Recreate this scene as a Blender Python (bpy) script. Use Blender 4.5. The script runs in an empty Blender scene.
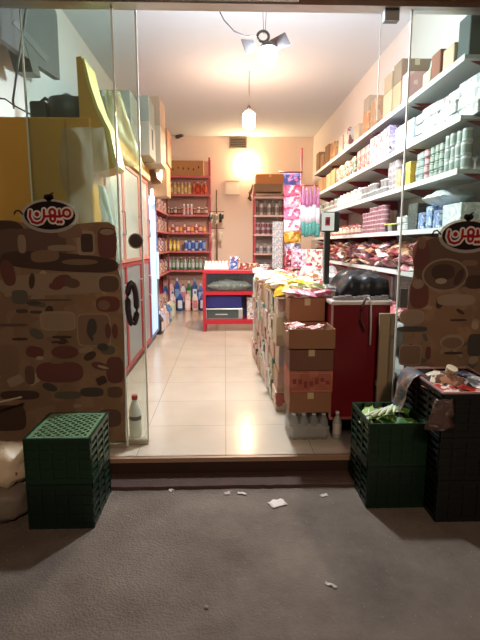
import bpy, math, random
from mathutils import Vector, Matrix, noise
random.seed(7)
R = math.radians
SC = bpy.context.scene
COL = SC.collection

# ------------------------------------------------------------------ camera maths (photo 480x640, f = 480 px)
YAW, PITCH, F, EYE = R(1.79), R(8.9), 480.0, 1.40
FW = Vector((math.sin(YAW)*math.cos(PITCH), math.cos(YAW)*math.cos(PITCH), -math.sin(PITCH)))
RT = Vector((math.cos(YAW), -math.sin(YAW), 0))
UP = RT.cross(FW)
def at(px, py, Y):
    d = FW + RT*((px-240)/F) + UP*((320-py)/F)
    t = Y/d.y
    return Vector((d.x*t, Y, EYE + d.z*t))

# ------------------------------------------------------------------ materials
def lin(h):
    if isinstance(h, str):
        h = h.lstrip('#'); h = [int(h[i:i+2], 16)/255 for i in (0, 2, 4)]
    return tuple((c/12.92 if c <= .04045 else ((c+.055)/1.055)**2.4) for c in h) + (1,)
_m = {}
def M(col, rough=.55, metal=0, blot=None, scale=14, thr=.52, bump=0, bscale=60, var=0, emit=0, sheer=0, spec=.5, blot2=None, coat=0):
    key = (str(col), rough, metal, str(blot), scale, thr, bump, bscale, var, emit, sheer, spec, str(blot2), coat)
    if key in _m: return _m[key]
    m = bpy.data.materials.new('paint_' + str(len(_m))); m.use_nodes = True
    n, l = m.node_tree.nodes, m.node_tree.links
    b = n['Principled BSDF']; b.inputs['Base Color'].default_value = lin(col)
    b.inputs['Roughness'].default_value = rough; b.inputs['Metallic'].default_value = metal
    b.inputs['Specular IOR Level'].default_value = spec
    if coat: b.inputs['Coat Weight'].default_value = coat
    out = n['Material Output']
    tc = n.new('ShaderNodeTexCoord')
    last = None
    if blot or var:
        ns = n.new('ShaderNodeTexNoise'); ns.inputs['Scale'].default_value = scale; ns.inputs['Detail'].default_value = 3
        l.new(tc.outputs['Object'], ns.inputs['Vector'])
        mx = n.new('ShaderNodeMix'); mx.data_type = 'RGBA'
        mx.inputs['A'].default_value = lin(col)
        if blot:
            mx.inputs['B'].default_value = lin(blot)
            rp = n.new('ShaderNodeMapRange'); rp.inputs['From Min'].default_value = thr; rp.inputs['From Max'].default_value = thr+.03
            l.new(ns.outputs['Fac'], rp.inputs['Value']); l.new(rp.outputs['Result'], mx.inputs['Factor'])
        else:
            c = lin(col); mx.inputs['B'].default_value = tuple(v*(1-var) for v in c[:3])+(1,)
            l.new(ns.outputs['Fac'], mx.inputs['Factor'])
        last = mx
        if blot2:
            n2 = n.new('ShaderNodeTexNoise'); n2.inputs['Scale'].default_value = scale*1.7; n2.inputs['Detail'].default_value = 2
            mp = n.new('ShaderNodeMapping'); mp.inputs['Location'].default_value = (3.1, 7.7, 1.3)
            l.new(tc.outputs['Object'], mp.inputs['Vector']); l.new(mp.outputs['Vector'], n2.inputs['Vector'])
            r2 = n.new('ShaderNodeMapRange'); r2.inputs['From Min'].default_value = thr+.02; r2.inputs['From Max'].default_value = thr+.05
            l.new(n2.outputs['Fac'], r2.inputs['Value'])
            m2 = n.new('ShaderNodeMix'); m2.data_type = 'RGBA'; m2.inputs['B'].default_value = lin(blot2)
            l.new(mx.outputs['Result'], m2.inputs['A']); l.new(r2.outputs['Result'], m2.inputs['Factor'])
            last = m2
        l.new(last.outputs['Result'], b.inputs['Base Color'])
    if bump:
        nb = n.new('ShaderNodeTexNoise'); nb.inputs['Scale'].default_value = bscale; nb.inputs['Detail'].default_value = 4
        l.new(tc.outputs['Object'], nb.inputs['Vector'])
        bp = n.new('ShaderNodeBump'); bp.inputs['Strength'].default_value = bump; bp.inputs['Distance'].default_value = .01
        l.new(nb.outputs['Fac'], bp.inputs['Height']); l.new(bp.outputs['Normal'], b.inputs['Normal'])
    if emit:
        b.inputs['Emission Color'].default_value = lin(col); b.inputs['Emission Strength'].default_value = emit
    if sheer:   # translucent plastic: part see-through, part diffuse, part lit through
        tr = n.new('ShaderNodeBsdfTransparent'); tl = n.new('ShaderNodeBsdfTranslucent')
        tl.inputs['Color'].default_value = lin(col)
        if last: l.new(last.outputs['Result'], tl.inputs['Color'])
        m1 = n.new('ShaderNodeMixShader'); m1.inputs[0].default_value = .4
        l.new(b.outputs[0], m1.inputs[1]); l.new(tl.outputs[0], m1.inputs[2])
        m3 = n.new('ShaderNodeMixShader'); m3.inputs[0].default_value = sheer
        l.new(m1.outputs[0], m3.inputs[1]); l.new(tr.outputs[0], m3.inputs[2]); l.new(m3.outputs[0], out.inputs[0])
    _m[key] = m
    return m
def glass_mat(tint='F1F8F5', haze=.03):
    m = bpy.data.materials.new('clear_glass'); m.use_nodes = True
    n, l = m.node_tree.nodes, m.node_tree.links
    n.remove(n['Principled BSDF'])
    tr = n.new('ShaderNodeBsdfTransparent'); tr.inputs[0].default_value = lin(tint)
    gl = n.new('ShaderNodeBsdfGlossy'); gl.inputs['Roughness'].default_value = .03
    df = n.new('ShaderNodeBsdfDiffuse'); df.inputs[0].default_value = lin('DCE6E0')
    fr = n.new('ShaderNodeFresnel'); fr.inputs['IOR'].default_value = 1.35
    a = n.new('ShaderNodeMixShader'); b = n.new('ShaderNodeMixShader'); b.inputs[0].default_value = haze
    l.new(fr.outputs[0], a.inputs[0]); l.new(tr.outputs[0], a.inputs[1]); l.new(gl.outputs[0], a.inputs[2])
    l.new(a.outputs[0], b.inputs[1]); l.new(df.outputs[0], b.inputs[2]); l.new(b.outputs[0], n['Material Output'].inputs[0])
    return m
GLASS = glass_mat()
GLASS_EDGE = M('E8F2EC', .2, spec=.8)
def film_mat():
    m = M('AC8E72', .35, blot='B29478', scale=5, thr=.47, blot2='A6886C', spec=.5, coat=.3)
    n, l = m.node_tree.nodes, m.node_tree.links
    b = n['Principled BSDF']; src = b.inputs['Base Color'].links[0].from_socket
    tl = n.new('ShaderNodeBsdfTranslucent'); l.new(src, tl.inputs[0])
    mx = n.new('ShaderNodeMixShader'); mx.inputs[0].default_value = .5
    l.new(b.outputs[0], mx.inputs[1]); l.new(tl.outputs[0], mx.inputs[2]); l.new(mx.outputs[0], n['Material Output'].inputs[0])
    return m
def ink(col):
    """printed ink on the window film: lets some light through like the film"""
    k = ('ink', col)
    if k in _m: return _m[k]
    m = bpy.data.materials.new('ink_'+col); m.use_nodes = True
    n, l = m.node_tree.nodes, m.node_tree.links; b = n['Principled BSDF']
    b.inputs['Base Color'].default_value = lin(col); b.inputs['Roughness'].default_value = .4
    tl = n.new('ShaderNodeBsdfTranslucent'); tl.inputs[0].default_value = lin(col)
    mx = n.new('ShaderNodeMixShader'); mx.inputs[0].default_value = .5
    l.new(b.outputs[0], mx.inputs[1]); l.new(tl.outputs[0], mx.inputs[2]); l.new(mx.outputs[0], n['Material Output'].inputs[0])
    _m[k] = m
    return m

# ------------------------------------------------------------------ mesh builder
class MB:
    def __init__(s): s.v = []; s.f = []; s.mi = []; s.sm = []
    def add(s, vs, fs, mi=0, smooth=False):
        o = len(s.v); s.v += [tuple(v) for v in vs]
        for f in fs: s.f.append(tuple(i+o for i in f)); s.mi.append(mi); s.sm.append(smooth)
        return s
    def box(s, x0, x1, y0, y1, z0, z1, mi=0, bv=0):
        if not bv:
            vs = [(x, y, z) for z in (z0, z1) for y in (y0, y1) for x in (x0, x1)]
            return s.add(vs, [(0,2,3,1),(4,5,7,6),(0,1,5,4),(2,6,7,3),(0,4,6,2),(1,3,7,5)], mi)
        b = min(bv, (x1-x0)*.45, (y1-y0)*.45, (z1-z0)*.45)     # chamfered vertical edges and rims
        def ring(i, z): return [(x0+i+b,y0+i,z),(x1-i-b,y0+i,z),(x1-i,y0+i+b,z),(x1-i,y1-i-b,z),(x1-i-b,y1-i,z),(x0+i+b,y1-i,z),(x0+i,y1-i-b,z),(x0+i,y0+i+b,z)]
        vs = ring(b*.7, z0)+ring(0, z0+b)+ring(0, z1-b)+ring(b*.7, z1)
        fs = [tuple(range(7,-1,-1)), tuple(range(24,32))]
        for k in range(3):
            for i in range(8): j=(i+1)%8; fs.append((k*8+i,k*8+j,k*8+8+j,k*8+8+i))
        return s.add(vs, fs, mi)
    def obox(s, c, ax, ay, az, mi=0):
        c = Vector(c); ax, ay, az = Vector(ax), Vector(ay), Vector(az)
        vs = [c+ax*x+ay*y+az*z for z in (-1,1) for y in (-1,1) for x in (-1,1)]
        return s.add(vs, [(0,2,3,1),(4,5,7,6),(0,1,5,4),(2,6,7,3),(0,4,6,2),(1,3,7,5)], mi)
    def lathe(s, prof, c=(0,0,0), n=14, mi=0, mis=None, smooth=True):
        """prof: (r, z) pairs bottom to top"""
        vs = []; fs = []; mm = []
        for r, z in prof:
            for k in range(n):
                a = 2*math.pi*k/n; vs.append((c[0]+r*math.cos(a), c[1]+r*math.sin(a), c[2]+z))
        for i in range(len(prof)-1):
            for k in range(n):
                j = (k+1)%n; fs.append((i*n+k, i*n+j, (i+1)*n+j, (i+1)*n+k)); mm.append(mis[i] if mis else mi)
        fs.append(tuple(range(n-1,-1,-1))); mm.append(mm[0])
        t = (len(prof)-1)*n; fs.append(tuple(range(t, t+n))); mm.append(mm[-2])
        o = len(s.v); s.v += vs
        for f, q in zip(fs, mm): s.f.append(tuple(i+o for i in f)); s.mi.append(q); s.sm.append(smooth and len(f) == 4)
        return s
    def tube(s, pts, r, n=6, mi=0):
        pts = [Vector(p) for p in pts]; vs = []; fs = []
        for i, p in enumerate(pts):
            d = (pts[min(i+1, len(pts)-1)] - pts[max(i-1, 0)]).normalized()
            a = d.cross(Vector((0,0,1)));
            if a.length < .1: a = d.cross(Vector((1,0,0)))
            a.normalize(); b = d.cross(a)
            rr = r[i] if isinstance(r, (list, tuple)) else r
            for k in range(n):
                t = 2*math.pi*k/n; vs.append(p + a*rr*math.cos(t) + b*rr*math.sin(t))
        for i in range(len(pts)-1):
            for k in range(n):
                j = (k+1)%n; fs.append((i*n+k, i*n+j, (i+1)*n+j, (i+1)*n+k))
        fs.append(tuple(range(n-1,-1,-1))); fs.append(tuple(range((len(pts)-1)*n, len(pts)*n)))
        return s.add(vs, fs, mi, True)
    def prism(s, poly, d, mi=0):
        """poly: 3-D points of a flat outline; d: extrusion vector"""
        d = Vector(d); n = len(poly); vs = [Vector(p) for p in poly]; vs += [v+d for v in vs]
        fs = [tuple(range(n-1,-1,-1)), tuple(range(n, 2*n))] + [(i, (i+1)%n, (i+1)%n+n, i+n) for i in range(n)]
        return s.add(vs, fs, mi)
    def mesh(s, name, mats):
        me = bpy.data.meshes.new(name); me.from_pydata(s.v, [], s.f); me.update()
        for m in (mats if isinstance(mats, (list, tuple)) else [mats]): me.materials.append(m)
        me.polygons.foreach_set('material_index', s.mi); me.polygons.foreach_set('use_smooth', s.sm)
        me.validate()
        return me
    def obj(s, name, mats, parent=None, loc=(0,0,0), rz=0):
        o = bpy.data.objects.new(name, s.mesh(name, mats)); COL.objects.link(o)
        o.location = loc; o.rotation_euler[2] = rz
        if parent: o.parent = parent
        return o
def tag(o, label=None, cat=None, group=None, kind=None):
    if label: o['label'] = label
    if cat: o['category'] = cat
    if group: o['group'] = group
    if kind: o['kind'] = kind
    return o
def thing(name, label, cat, loc=(0,0,0), rz=0, group=None):
    o = bpy.data.objects.new(name, None); COL.objects.link(o); o.empty_display_size = .1
    o.location = loc; o.rotation_euler[2] = rz
    return tag(o, label, cat, group)
def struct(o): o['kind'] = 'structure'; return o
def place(me, name, loc, label, cat, group=None, rot=(0,0,0), sc=(1,1,1)):
    o = bpy.data.objects.new(name, me); COL.objects.link(o)
    o.location = loc; o.rotation_euler = rot; o.scale = sc
    return tag(o, label, cat, group)
def jit(a): return random.uniform(-a, a)

# ------------------------------------------------------------------ goods prototypes (meshes cached, base at z = 0)
_g = {}
def cached(fn):
    def w(*a):
        k = (fn.__name__,)+tuple(str(x) for x in a)
        if k not in _g: _g[k] = fn(*a)
        return _g[k]
    return w
@cached
def tin(r, h, body, lid='C9CCC8', band=None):
    prof = [(r*.93, 0), (r, .004), (r, h*.2), (r, h*.8), (r, h-.004), (r*.93, h), (r*.88, h-.004)]
    return MB().lathe(prof, mis=[1, 0, 2, 0, 1, 1]).mesh('tin', [M(body, .4), M(lid, .3, .6), M(band or body, .4)])
@cached
def bottle(r, h, body, cap, lab):
    prof = [(r*.9, 0), (r, .01), (r, h*.2), (r, h*.58), (r*.95, h*.66), (r*.4, h*.84), (r*.36, h*.9), (r*.42, h*.9), (r*.42, h)]
    return MB().lathe(prof, mis=[0, 0, 1, 0, 0, 0, 2, 2]).mesh('bottle', [M(body, .2), M(lab, .5), M(cap, .4)])
@cached
def jug(w, d, h, body, cap, lab):
    b = MB().box(-w/2, w/2, -d/2, d/2, 0, h*.7, 0, .02)
    b.prism([(-w*.45, -d*.3, h*.69), (w*.45, -d*.3, h*.69), (w*.12, -d*.18, h*.88), (-w*.12, -d*.18, h*.88)], (0, d*.6, 0), 0)
    b.box(-w*.38, w*.38, -d/2-.003, -d/2+.001, h*.15, h*.55, 2)
    b.lathe([(w*.16, h*.86), (w*.16, h), (w*.12, h)], n=8, mi=1)
    return b.mesh('jug', [M(body, .35), M(cap, .4), M(lab, .5)])
@cached
def packet(w, d, h, c1, c2, c3):
    b = MB().box(-w/2, w/2, -d/2, d/2, 0, h, 0, .004)
    return b.mesh('packet', [M(c1, .45, blot=c2, scale=18, thr=.52, blot2=c3)])
@cached
def tub(r, h, body, lid):
    return MB().lathe([(r*.8, 0), (r*.98, h*.86), (r*1.05, h*.87), (r*1.05, h), (r*.9, h)], mis=[0, 1, 1, 1]).mesh('tub', [M(body, .35), M(lid, .35)])
@cached
def jar(r, h, body, lid, lab):
    return MB().lathe([(r*.9, 0), (r, .008), (r, h*.25), (r, h*.65), (r*.9, h*.8), (r*.75, h*.84), (r*.82, h*.85), (r*.82, h)], mis=[0, 0, 1, 0, 0, 2, 2]).mesh('jar', [M(body, .15), M(lab, .5), M(lid, .35, .3)])
@cached
def bag(w, l, t, c1, c2, c3, seed):
    """a filled plastic packet lying flat, crimped at both ends; l along y"""
    nx, ny = 8, 11; vs = []; fs = []
    for side in (1, -1):
        for j in range(ny):
            for i in range(nx):
                u, v = i/(nx-1)*2-1, j/(ny-1)*2-1
                bulge = max(0, (1-abs(u)**2.5)*(1-abs(v)**3))**.6
                q = noise.noise(Vector((u*2.3+seed*5.1, v*2.7, side*2+seed)))
                x = u*w/2*(1-.12*(1-abs(v))**2*0 - .06*abs(math.sin(v*7+seed))); y = v*l/2
                z = side*(t/2*bulge*(1+.6*q)) + t*.5
                if abs(v) > .98: z = t*.5 + .006*math.sin(u*14)
                vs.append((x, y, z if bulge > .01 else t*.5 + q*.005))
    k = nx*ny
    for j in range(ny-1):
        for i in range(nx-1):
            a = j*nx+i; fs.append((a, a+1, a+nx+1, a+nx)); fs.append((k+a, k+a+nx, k+a+nx+1, k+a+1))
    return MB().add(vs, fs, 0, True).mesh('bag', [M(c1, .28, blot=c2, scale=9, thr=.5, blot2=c3, bump=.4, bscale=25)])
def carton(x, y, z, w, d, h, col, label, group=None, rz=0, openc=False, tape='C9B48A', blot=None, flaps=False, prt=None, cat='carton'):
    b = MB()
    t = .006
    if openc:
        b.box(-w/2, w/2, -d/2, d/2, 0, t, 0)
        b.box(-w/2, w/2, -d/2, -d/2+t, 0, h); b.box(-w/2, w/2, d/2-t, d/2, 0, h)
        b.box(-w/2, -w/2+t, -d/2+t, d/2-t, 0, h); b.box(w/2-t, w/2, -d/2+t, d/2-t, 0, h)
    else:
        b.box(-w/2, w/2, -d/2, d/2, 0, h, 0, .004)
    m = M(col, .75, blot=blot, scale=11, thr=.56) if blot else M(col, .75, var=.18, scale=5)
    o = b.obj('carton', m, None, (x, y, z), rz); tag(o, label, cat, group)
    if tape and not openc:
        q = MB().box(-.022, .022, -d/2-.0015, d/2+.0015, h-.0005, h+.001)
        q.box(-.022, .022, -d/2-.002, -d/2-.0002, h*.7, h); q.obj('tape', M(tape, .3), o)
    if flaps:
        for sx in (-1, 1):
            q = MB(); q.obox((sx*(w/2+.03), 0, h+.02), (.035, 0, .022*sx*sx), (0, d*.46, 0), (-.0015*0, 0, .002)); q.obj('flap', m, o)
            if sx == 1: pass
    if prt:
        q = MB(); random.seed(int(x*100+z*1000))
        for k in range(7):
            a = -w*.38 + k*w*.76/6; zz = h*(.5+jit(.12)); q.box(a-.012, a+.014, -d/2-.002, -d/2-.0003, zz-.008-random.random()*.02, zz+.012+random.random()*.015)
        q.obj('lettering', M(prt, .6), o)
    return o

# ================================================================== THE SETTING
GY = 3.2        # plane of the shop front glass
WL, WR, WB, CH = -1.6, 1.93, 10.8, 3.7
def floor_material():
    m = bpy.data.materials.new('polished_tile'); m.use_nodes = True
    n, l = m.node_tree.nodes, m.node_tree.links; b = n['Principled BSDF']
    tc = n.new('ShaderNodeTexCoord')
    br = n.new('ShaderNodeTexBrick'); br.offset = 0; br.inputs['Scale'].default_value = 1
    br.inputs['Brick Width'].default_value = .6; br.inputs['Row Height'].default_value = .6; br.inputs['Mortar Size'].default_value = .003
    br.inputs['Color1'].default_value = lin('C9BFAD'); br.inputs['Color2'].default_value = lin('C3B8A6'); br.inputs['Mortar'].default_value = lin('A2937F')
    l.new(tc.outputs['Object'], br.inputs['Vector'])
    ns = n.new('ShaderNodeTexNoise'); ns.inputs['Scale'].default_value = 2.2; ns.inputs['Detail'].default_value = 6
    l.new(tc.outputs['Object'], ns.inputs['Vector'])
    mx = n.new('ShaderNodeMix'); mx.data_type = 'RGBA'; mx.blend_type = 'MULTIPLY'; mx.inputs['Factor'].default_value = .15
    cr = n.new('ShaderNodeValToRGB'); cr.color_ramp.elements[0].color = lin('BDB09A'); cr.color_ramp.elements[1].color = (1,1,1,1)
    cr.color_ramp.elements[0].position = .35; cr.color_ramp.elements[1].position = .6
    l.new(ns.outputs['Fac'], cr.inputs[0]); l.new(br.outputs['Color'], mx.inputs['A']); l.new(cr.outputs['Color'], mx.inputs['B'])
    l.new(mx.outputs['Result'], b.inputs['Base Color'])
    r = n.new('ShaderNodeMapRange'); r.inputs['To Min'].default_value = .13; r.inputs['To Max'].default_value = .22
    l.new(ns.outputs['Fac'], r.inputs['Value']); l.new(r.outputs['Result'], b.inputs['Roughness'])
    b.inputs['Specular IOR Level'].default_value = .5
    return m
def asphalt_material():
    m = bpy.data.materials.new('asphalt'); m.use_nodes = True
    n, l = m.node_tree.nodes, m.node_tree.links; b = n['Principled BSDF']
    tc = n.new('ShaderNodeTexCoord')
    vo = n.new('ShaderNodeTexVoronoi'); vo.inputs['Scale'].default_value = 85
    ns = n.new('ShaderNodeTexNoise'); ns.inputs['Scale'].default_value = 2.5; ns.inputs['Detail'].default_value = 8; ns.inputs['Roughness'].default_value = .7
    n3 = n.new('ShaderNodeTexNoise'); n3.inputs['Scale'].default_value = 45; n3.inputs['Detail'].default_value = 5
    for q in (vo, ns, n3): l.new(tc.outputs['Object'], q.inputs['Vector'])
    cr = n.new('ShaderNodeValToRGB'); cr.color_ramp.elements[0].color = lin('5C5148'); cr.color_ramp.elements[1].color = lin('7E7266')
    cr.color_ramp.elements[0].position = .3; cr.color_ramp.elements[1].position = .7; l.new(ns.outputs['Fac'], cr.inputs[0])
    c2 = n.new('ShaderNodeValToRGB'); c2.color_ramp.elements[0].position = .66; c2.color_ramp.elements[0].color = (0,0,0,1)
    c2.color_ramp.elements[1].position = .84; c2.color_ramp.elements[1].color = (1,1,1,1); l.new(n3.outputs['Fac'], c2.inputs[0])
    mx = n.new('ShaderNodeMix'); mx.data_type = 'RGBA'; mx.inputs['B'].default_value = lin('958C84')
    l.new(c2.outputs[0], mx.inputs['Factor']); l.new(cr.outputs[0], mx.inputs['A']); l.new(mx.outputs['Result'], b.inputs['Base Color'])
    ad = n.new('ShaderNodeMath'); ad.operation = 'ADD'; l.new(vo.outputs['Distance'], ad.inputs[0]); l.new(n3.outputs['Fac'], ad.inputs[1])
    bp = n.new('ShaderNodeBump'); bp.inputs['Strength'].default_value = .5; bp.inputs['Distance'].default_value = .008
    l.new(ad.outputs[0], bp.inputs['Height']); l.new(bp.outputs['Normal'], b.inputs['Normal'])
    b.inputs['Roughness'].default_value = .75; b.inputs['Specular IOR Level'].default_value = .3
    return m
WALLM = M('E6E2DC', .95, var=.06, scale=1.5, spec=.05)
CEILM = M('D8E0E6', .95, var=.03, scale=1, spec=.05)
struct(MB().box(WL-.1, WR+.1, 3.05, WB+.1, -.1, 0).obj('floor', floor_material()))
struct(MB().box(WL-.3, WR+.3, 3.3, WB+.1, CH, CH+.1).obj('ceiling', CEILM))
struct(MB().box(WL-.1, WL, 3.25, WB+.1, -.1, CH).obj('wall_left', WALLM))
struct(MB().box(WR, WR+.1, 3.25, WB+.1, -.1, CH).obj('wall_right', WALLM))
struct(MB().box(WL, WR, WB, WB+.1, -.1, CH).obj('wall_back', M('F4DECB', .95, var=.06, scale=1.5, spec=.05)))
struct(MB().box(-6, 6, -4, 3.1, -.35, -.15).obj('ground', asphalt_material()))
# shop front: soffit, posts, doorstep
struct(MB().box(-4, 4, 2.98, 3.3, 2.868, 3.9).obj('wall_front', M('C08A68', .7, var=.2, scale=3)))
struct(MB().box(-4, WL-.1, 3.1, 3.3, -.3, 2.87).obj('wall_front_left', M('8A6B55', .7, var=.2)))
struct(MB().box(WR+.1, 4, 3.1, 3.3, -.3, 2.87).obj('wall_front_right', M('8A6B55', .7, var=.2)))
# doorstep: dark stone riser with a worn lip, then a cracked concrete apron at its foot
struct(MB().box(-3.9, 3.9, 3.04, 3.30, -.2, -.004).box(-3.9, 3.9, 3.02, 3.06, -.03, .0, 1).obj('trim_1', [M('3A211A', .6, var=.3, scale=4), M('9A7B62', .4)]))
b = MB(); e0 = []; e1 = []
N = 150
for k in range(N+1):
    x = -3+6*k/N; q = 2.885+.014*noise.noise(Vector((x*6, 0, 3)))+.008*noise.noise(Vector((x*23, 0, 1)))
    e0.append((x, q, -.128)); e1.append((x, q-.004, -.155))
vs = e0+[(v[0], 3.04, -.115) for v in e0]+e1
b.add(vs, [(k, k+1, N+1+k+1, N+1+k) for k in range(N)]+[(2*(N+1)+k, 2*(N+1)+k+1, k+1, k) for k in range(N)])
struct(b.obj('trim_2', M('52392F', .8, var=.35, scale=6, bump=.5)))
# aluminium head rail the glass hangs from
struct(MB().box(-1.6, 2.02, 3.15, 3.25, 2.835, 2.87, 0).box(-.75, .45, 3.11, 3.15, 2.845, 2.865, 0).obj('trim_3', M('D8D6D0', .35, .3)))
# glass: fixed panels and the slid-back leaf behind the one on the left
def pane(name, x0, x1, y, z0=.012, z1=2.84, edges=(1, 1)):
    p = struct(MB().box(x0, x1, y-.005, y+.005, z0, z1).obj(name, GLASS))
    e = MB()
    if edges[0]: e.box(x0-.010, x0-.0005, y-.006, y+.006, z0, z1)
    if edges[1]: e.box(x1+.0005, x1+.012, y-.006, y+.006, z0, z1)
    e.obj('polished_edge', GLASS_EDGE, p)
    return p
p = pane('window_1', WL-.1, -.69, GY)
r = MB().box(WL-.1, -.69, GY-.016, GY+.016, 0, .03).obj('bottom_rail', M('A89B88', .4, .5), p)
p = pane('window_2', 1.172, WR+.1, GY)
MB().box(1.172, WR+.1, GY-.016, GY+.016, 0, .03).obj('bottom_rail', M('A89B88', .4, .5), p)
c = MB().box(1.14, 1.23, GY-.022, GY+.022, .0, .05)
c.obj('clamp', M('8C8C88', .3, .8), p)
q = at(391, 15, GY)
MB().box(q.x-.045, q.x+.045, GY-.025, GY+.025, q.z-.04, q.z+.05).obj('clamp', M('7E8280', .5, .2), p)
q = at(399, 303, GY)
MB().box(q.x-.005, q.x+.045, GY-.03, GY+.022, q.z-.03, q.z+.10).obj('clamp', M('8E938F', .3, .8), p)
d = pane('door_1', -1.25, -.555, GY+.06)
MB().box(-1.25, -.55, GY+.045, GY+.075, .004, .035).obj('bottom_rail', M('B9B2A2', .4, .6), d)
for px, py, rr in ((136, 241, .043),):
    q = at(px, py, GY+.05)
    h = MB(); h.lathe([(rr, 0), (rr, .012), (rr*.8, .016)], n=20); o = h.obj('round_handle', M('4A3A32', .4), d)
    MB().tube([(rr*1.08*math.cos(a), rr*1.08*math.sin(a), .008) for a in [R(k) for k in range(0, 361, 20)]], .005, 6).obj('ring', M('B8A894', .4), o)
    o.rotation_euler = (R(90), 0, 0); o.location = (q.x, GY+.054, q.z)
q = at(133, 303, GY+.05)
pts = [(q.x+.05*math.cos(a)*.55, GY+.03-.02*math.sin(a*.5), q.z+.14*math.sin(a)) for a in [R(t) for t in range(-90, 271, 20)]]
MB().tube(pts, .02, 8).obj('loop_handle', M('43353A', .4, var=.3), d)
struct(MB().box(.955, 1.0, 3.2, 3.21, 2.0, 2.0001).box(.985, .99, 3.24, 3.246, 2.2, 2.84).obj('trim_4', GLASS_EDGE))

# ================================================================== PRINTED WINDOW FILM
FY = GY-.0075
def ribbon(b, pts, w, y, mi=0, n=10):
    y0 = y; c = len(b.f)
    for (x0, z0), (x1, z1) in zip(pts, pts[1:]):
        L = math.hypot(x1-x0, z1-z0) or 1e-6; nx, nz = -(z1-z0)/L*w/2, (x1-x0)/L*w/2
        y = y0-1e-5*len(b.f)
        b.add([(x0-nx, y, z0-nz), (x1-nx, y, z1-nz), (x1+nx, y, z1+nz), (x0+nx, y, z0+nz)], [(0, 1, 2, 3)], mi)
    for x, z in pts:
        y = y0-1e-5*len(b.f)
        b.add([(x+w/2*math.cos(2*math.pi*k/n), y, z+w/2*math.sin(2*math.pi*k/n)) for k in range(n)], [tuple(range(n))], mi)
def circ(cx, cz, r, n=14, sx=1): return [(cx+r*sx*math.cos(2*math.pi*k/n), cz+r*math.sin(2*math.pi*k/n)) for k in range(n+1)]
def blob(b, cx, cz, rx, rz, y, mi, p=2.0, n=24, rot=0):
    vs = []
    for k in range(n):
        t = 2*math.pi*k/n; c, s = math.cos(t), math.sin(t)
        x = rx*math.copysign(abs(c)**(2/p), c); z = rz*math.copysign(abs(s)**(2/p), s)
        vs.append((cx+x*math.cos(rot)-z*math.sin(rot), y, cz+x*math.sin(rot)+z*math.cos(rot)))
    b.add(vs, [tuple(range(n))], mi)
def logo(parent, cx, cz, s):
    """oval badge, Persian word in red letters outlined in white, small heart on top"""
    b = MB(); blob(b, cx, cz, .185*s, .108*s, FY-.0040, 0); blob(b, cx, cz+.003, .163*s, .090*s, FY-.0046, 1)
    # heart with a leaf on the badge's top
    blob(b, cx+.012*s, cz+.118*s, .020*s, .018*s, FY-.0047, 1); blob(b, cx-.012*s, cz+.118*s, .020*s, .018*s, FY-.0047, 1)
    b.add([(cx-.03*s, FY-.0047, cz+.114*s), (cx+.03*s, FY-.0047, cz+.114*s), (cx, FY-.0047, cz+.08*s)], [(0, 2, 1)], 1)
    ribbon(b, [(cx, cz+.13*s), (cx+.03*s, cz+.145*s)], .008*s, FY-.0047, 1)
    ribbon(b, [(cx-.17*s, cz+.01*s), (cx-.195*s, cz+.035*s), (cx-.215*s, cz+.03*s), (cx-.225*s, cz+.01*s)], .009*s, FY-.0042, 1)
    o = b.obj('logo_badge', [ink('CFC8C0'), ink('2E2024')], parent)
    L = [circ(.80, .05, .095), [(.72, .0), (.62, -.04), (.6, .12), (.6, -.04), (.5, -.04)],
         circ(.42, .07, .085, sx=.9), circ(.42, -.1, .07, sx=.9), [(.52, -.03), (.34, -.03), (.2, -.04), (.2, .13)],
         [(.2, .13), (.19, -.08), (.12, -.18), (0, -.22), (-.12, -.18), (-.18, -.05), (-.16, .1)]]
    D = [circ(.01, .02, .03), circ(.64, -.18, .015), circ(.56, -.18, .015)]
    f = lambda P: [(cx+(x-.34)*.24*s, cz+.006*s+z*.24*s) for x, z in P]
    w = MB()
    for P in L+D: ribbon(w, f(P), .038*s, FY-.0056)
    w.obj('letter_outline', ink('FFFAF4'), o)
    w = MB()
    for P in L+D: ribbon(w, f(P), .015*s, FY-.0085)
    w.obj('lettering', ink('C42832'), o)
INKS = ['645044', '8C5A50', 'C4AE94', '84695A', 'BCA48A', '885A52', '646058', 'D4C0A4', 'A4866E', '7C7868']
def film(outline_px, label, shapes, lg):
    poly = [at(px, py, FY) for px, py in outline_px]
    o = MB().prism(poly, (0, .0015, 0)).obj('window_film', film_mat()); tag(o, label, 'window sticker')
    rs = random.Random(int(lg[0])); xs = (2, 112) if lg[0] < 100 else (408, 476)
    shapes = [(rs.uniform(*xs), rs.uniform(275, 430), rs.uniform(2, 9), rs.uniform(1.5, 5), rs.choice([2, 3, 4, 8, 9, 0, 7]), rs.choice([2, 3, 5]), rs.uniform(-40, 40)) for _ in range(28)] + shapes
    b = MB()
    for i, (px, py, rx, ry, c, p, rot) in enumerate(shapes):
        q = at(px, py, FY); blob(b, q.x, q.z, rx/152, ry/152, FY-.0008-.000028*i, c, p, rot=R(rot))
    b.obj('food_pattern', [ink(c) for c in INKS], o)
    q = at(*lg[:2], FY); logo(o, q.x, q.z, lg[2])
    return o
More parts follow.
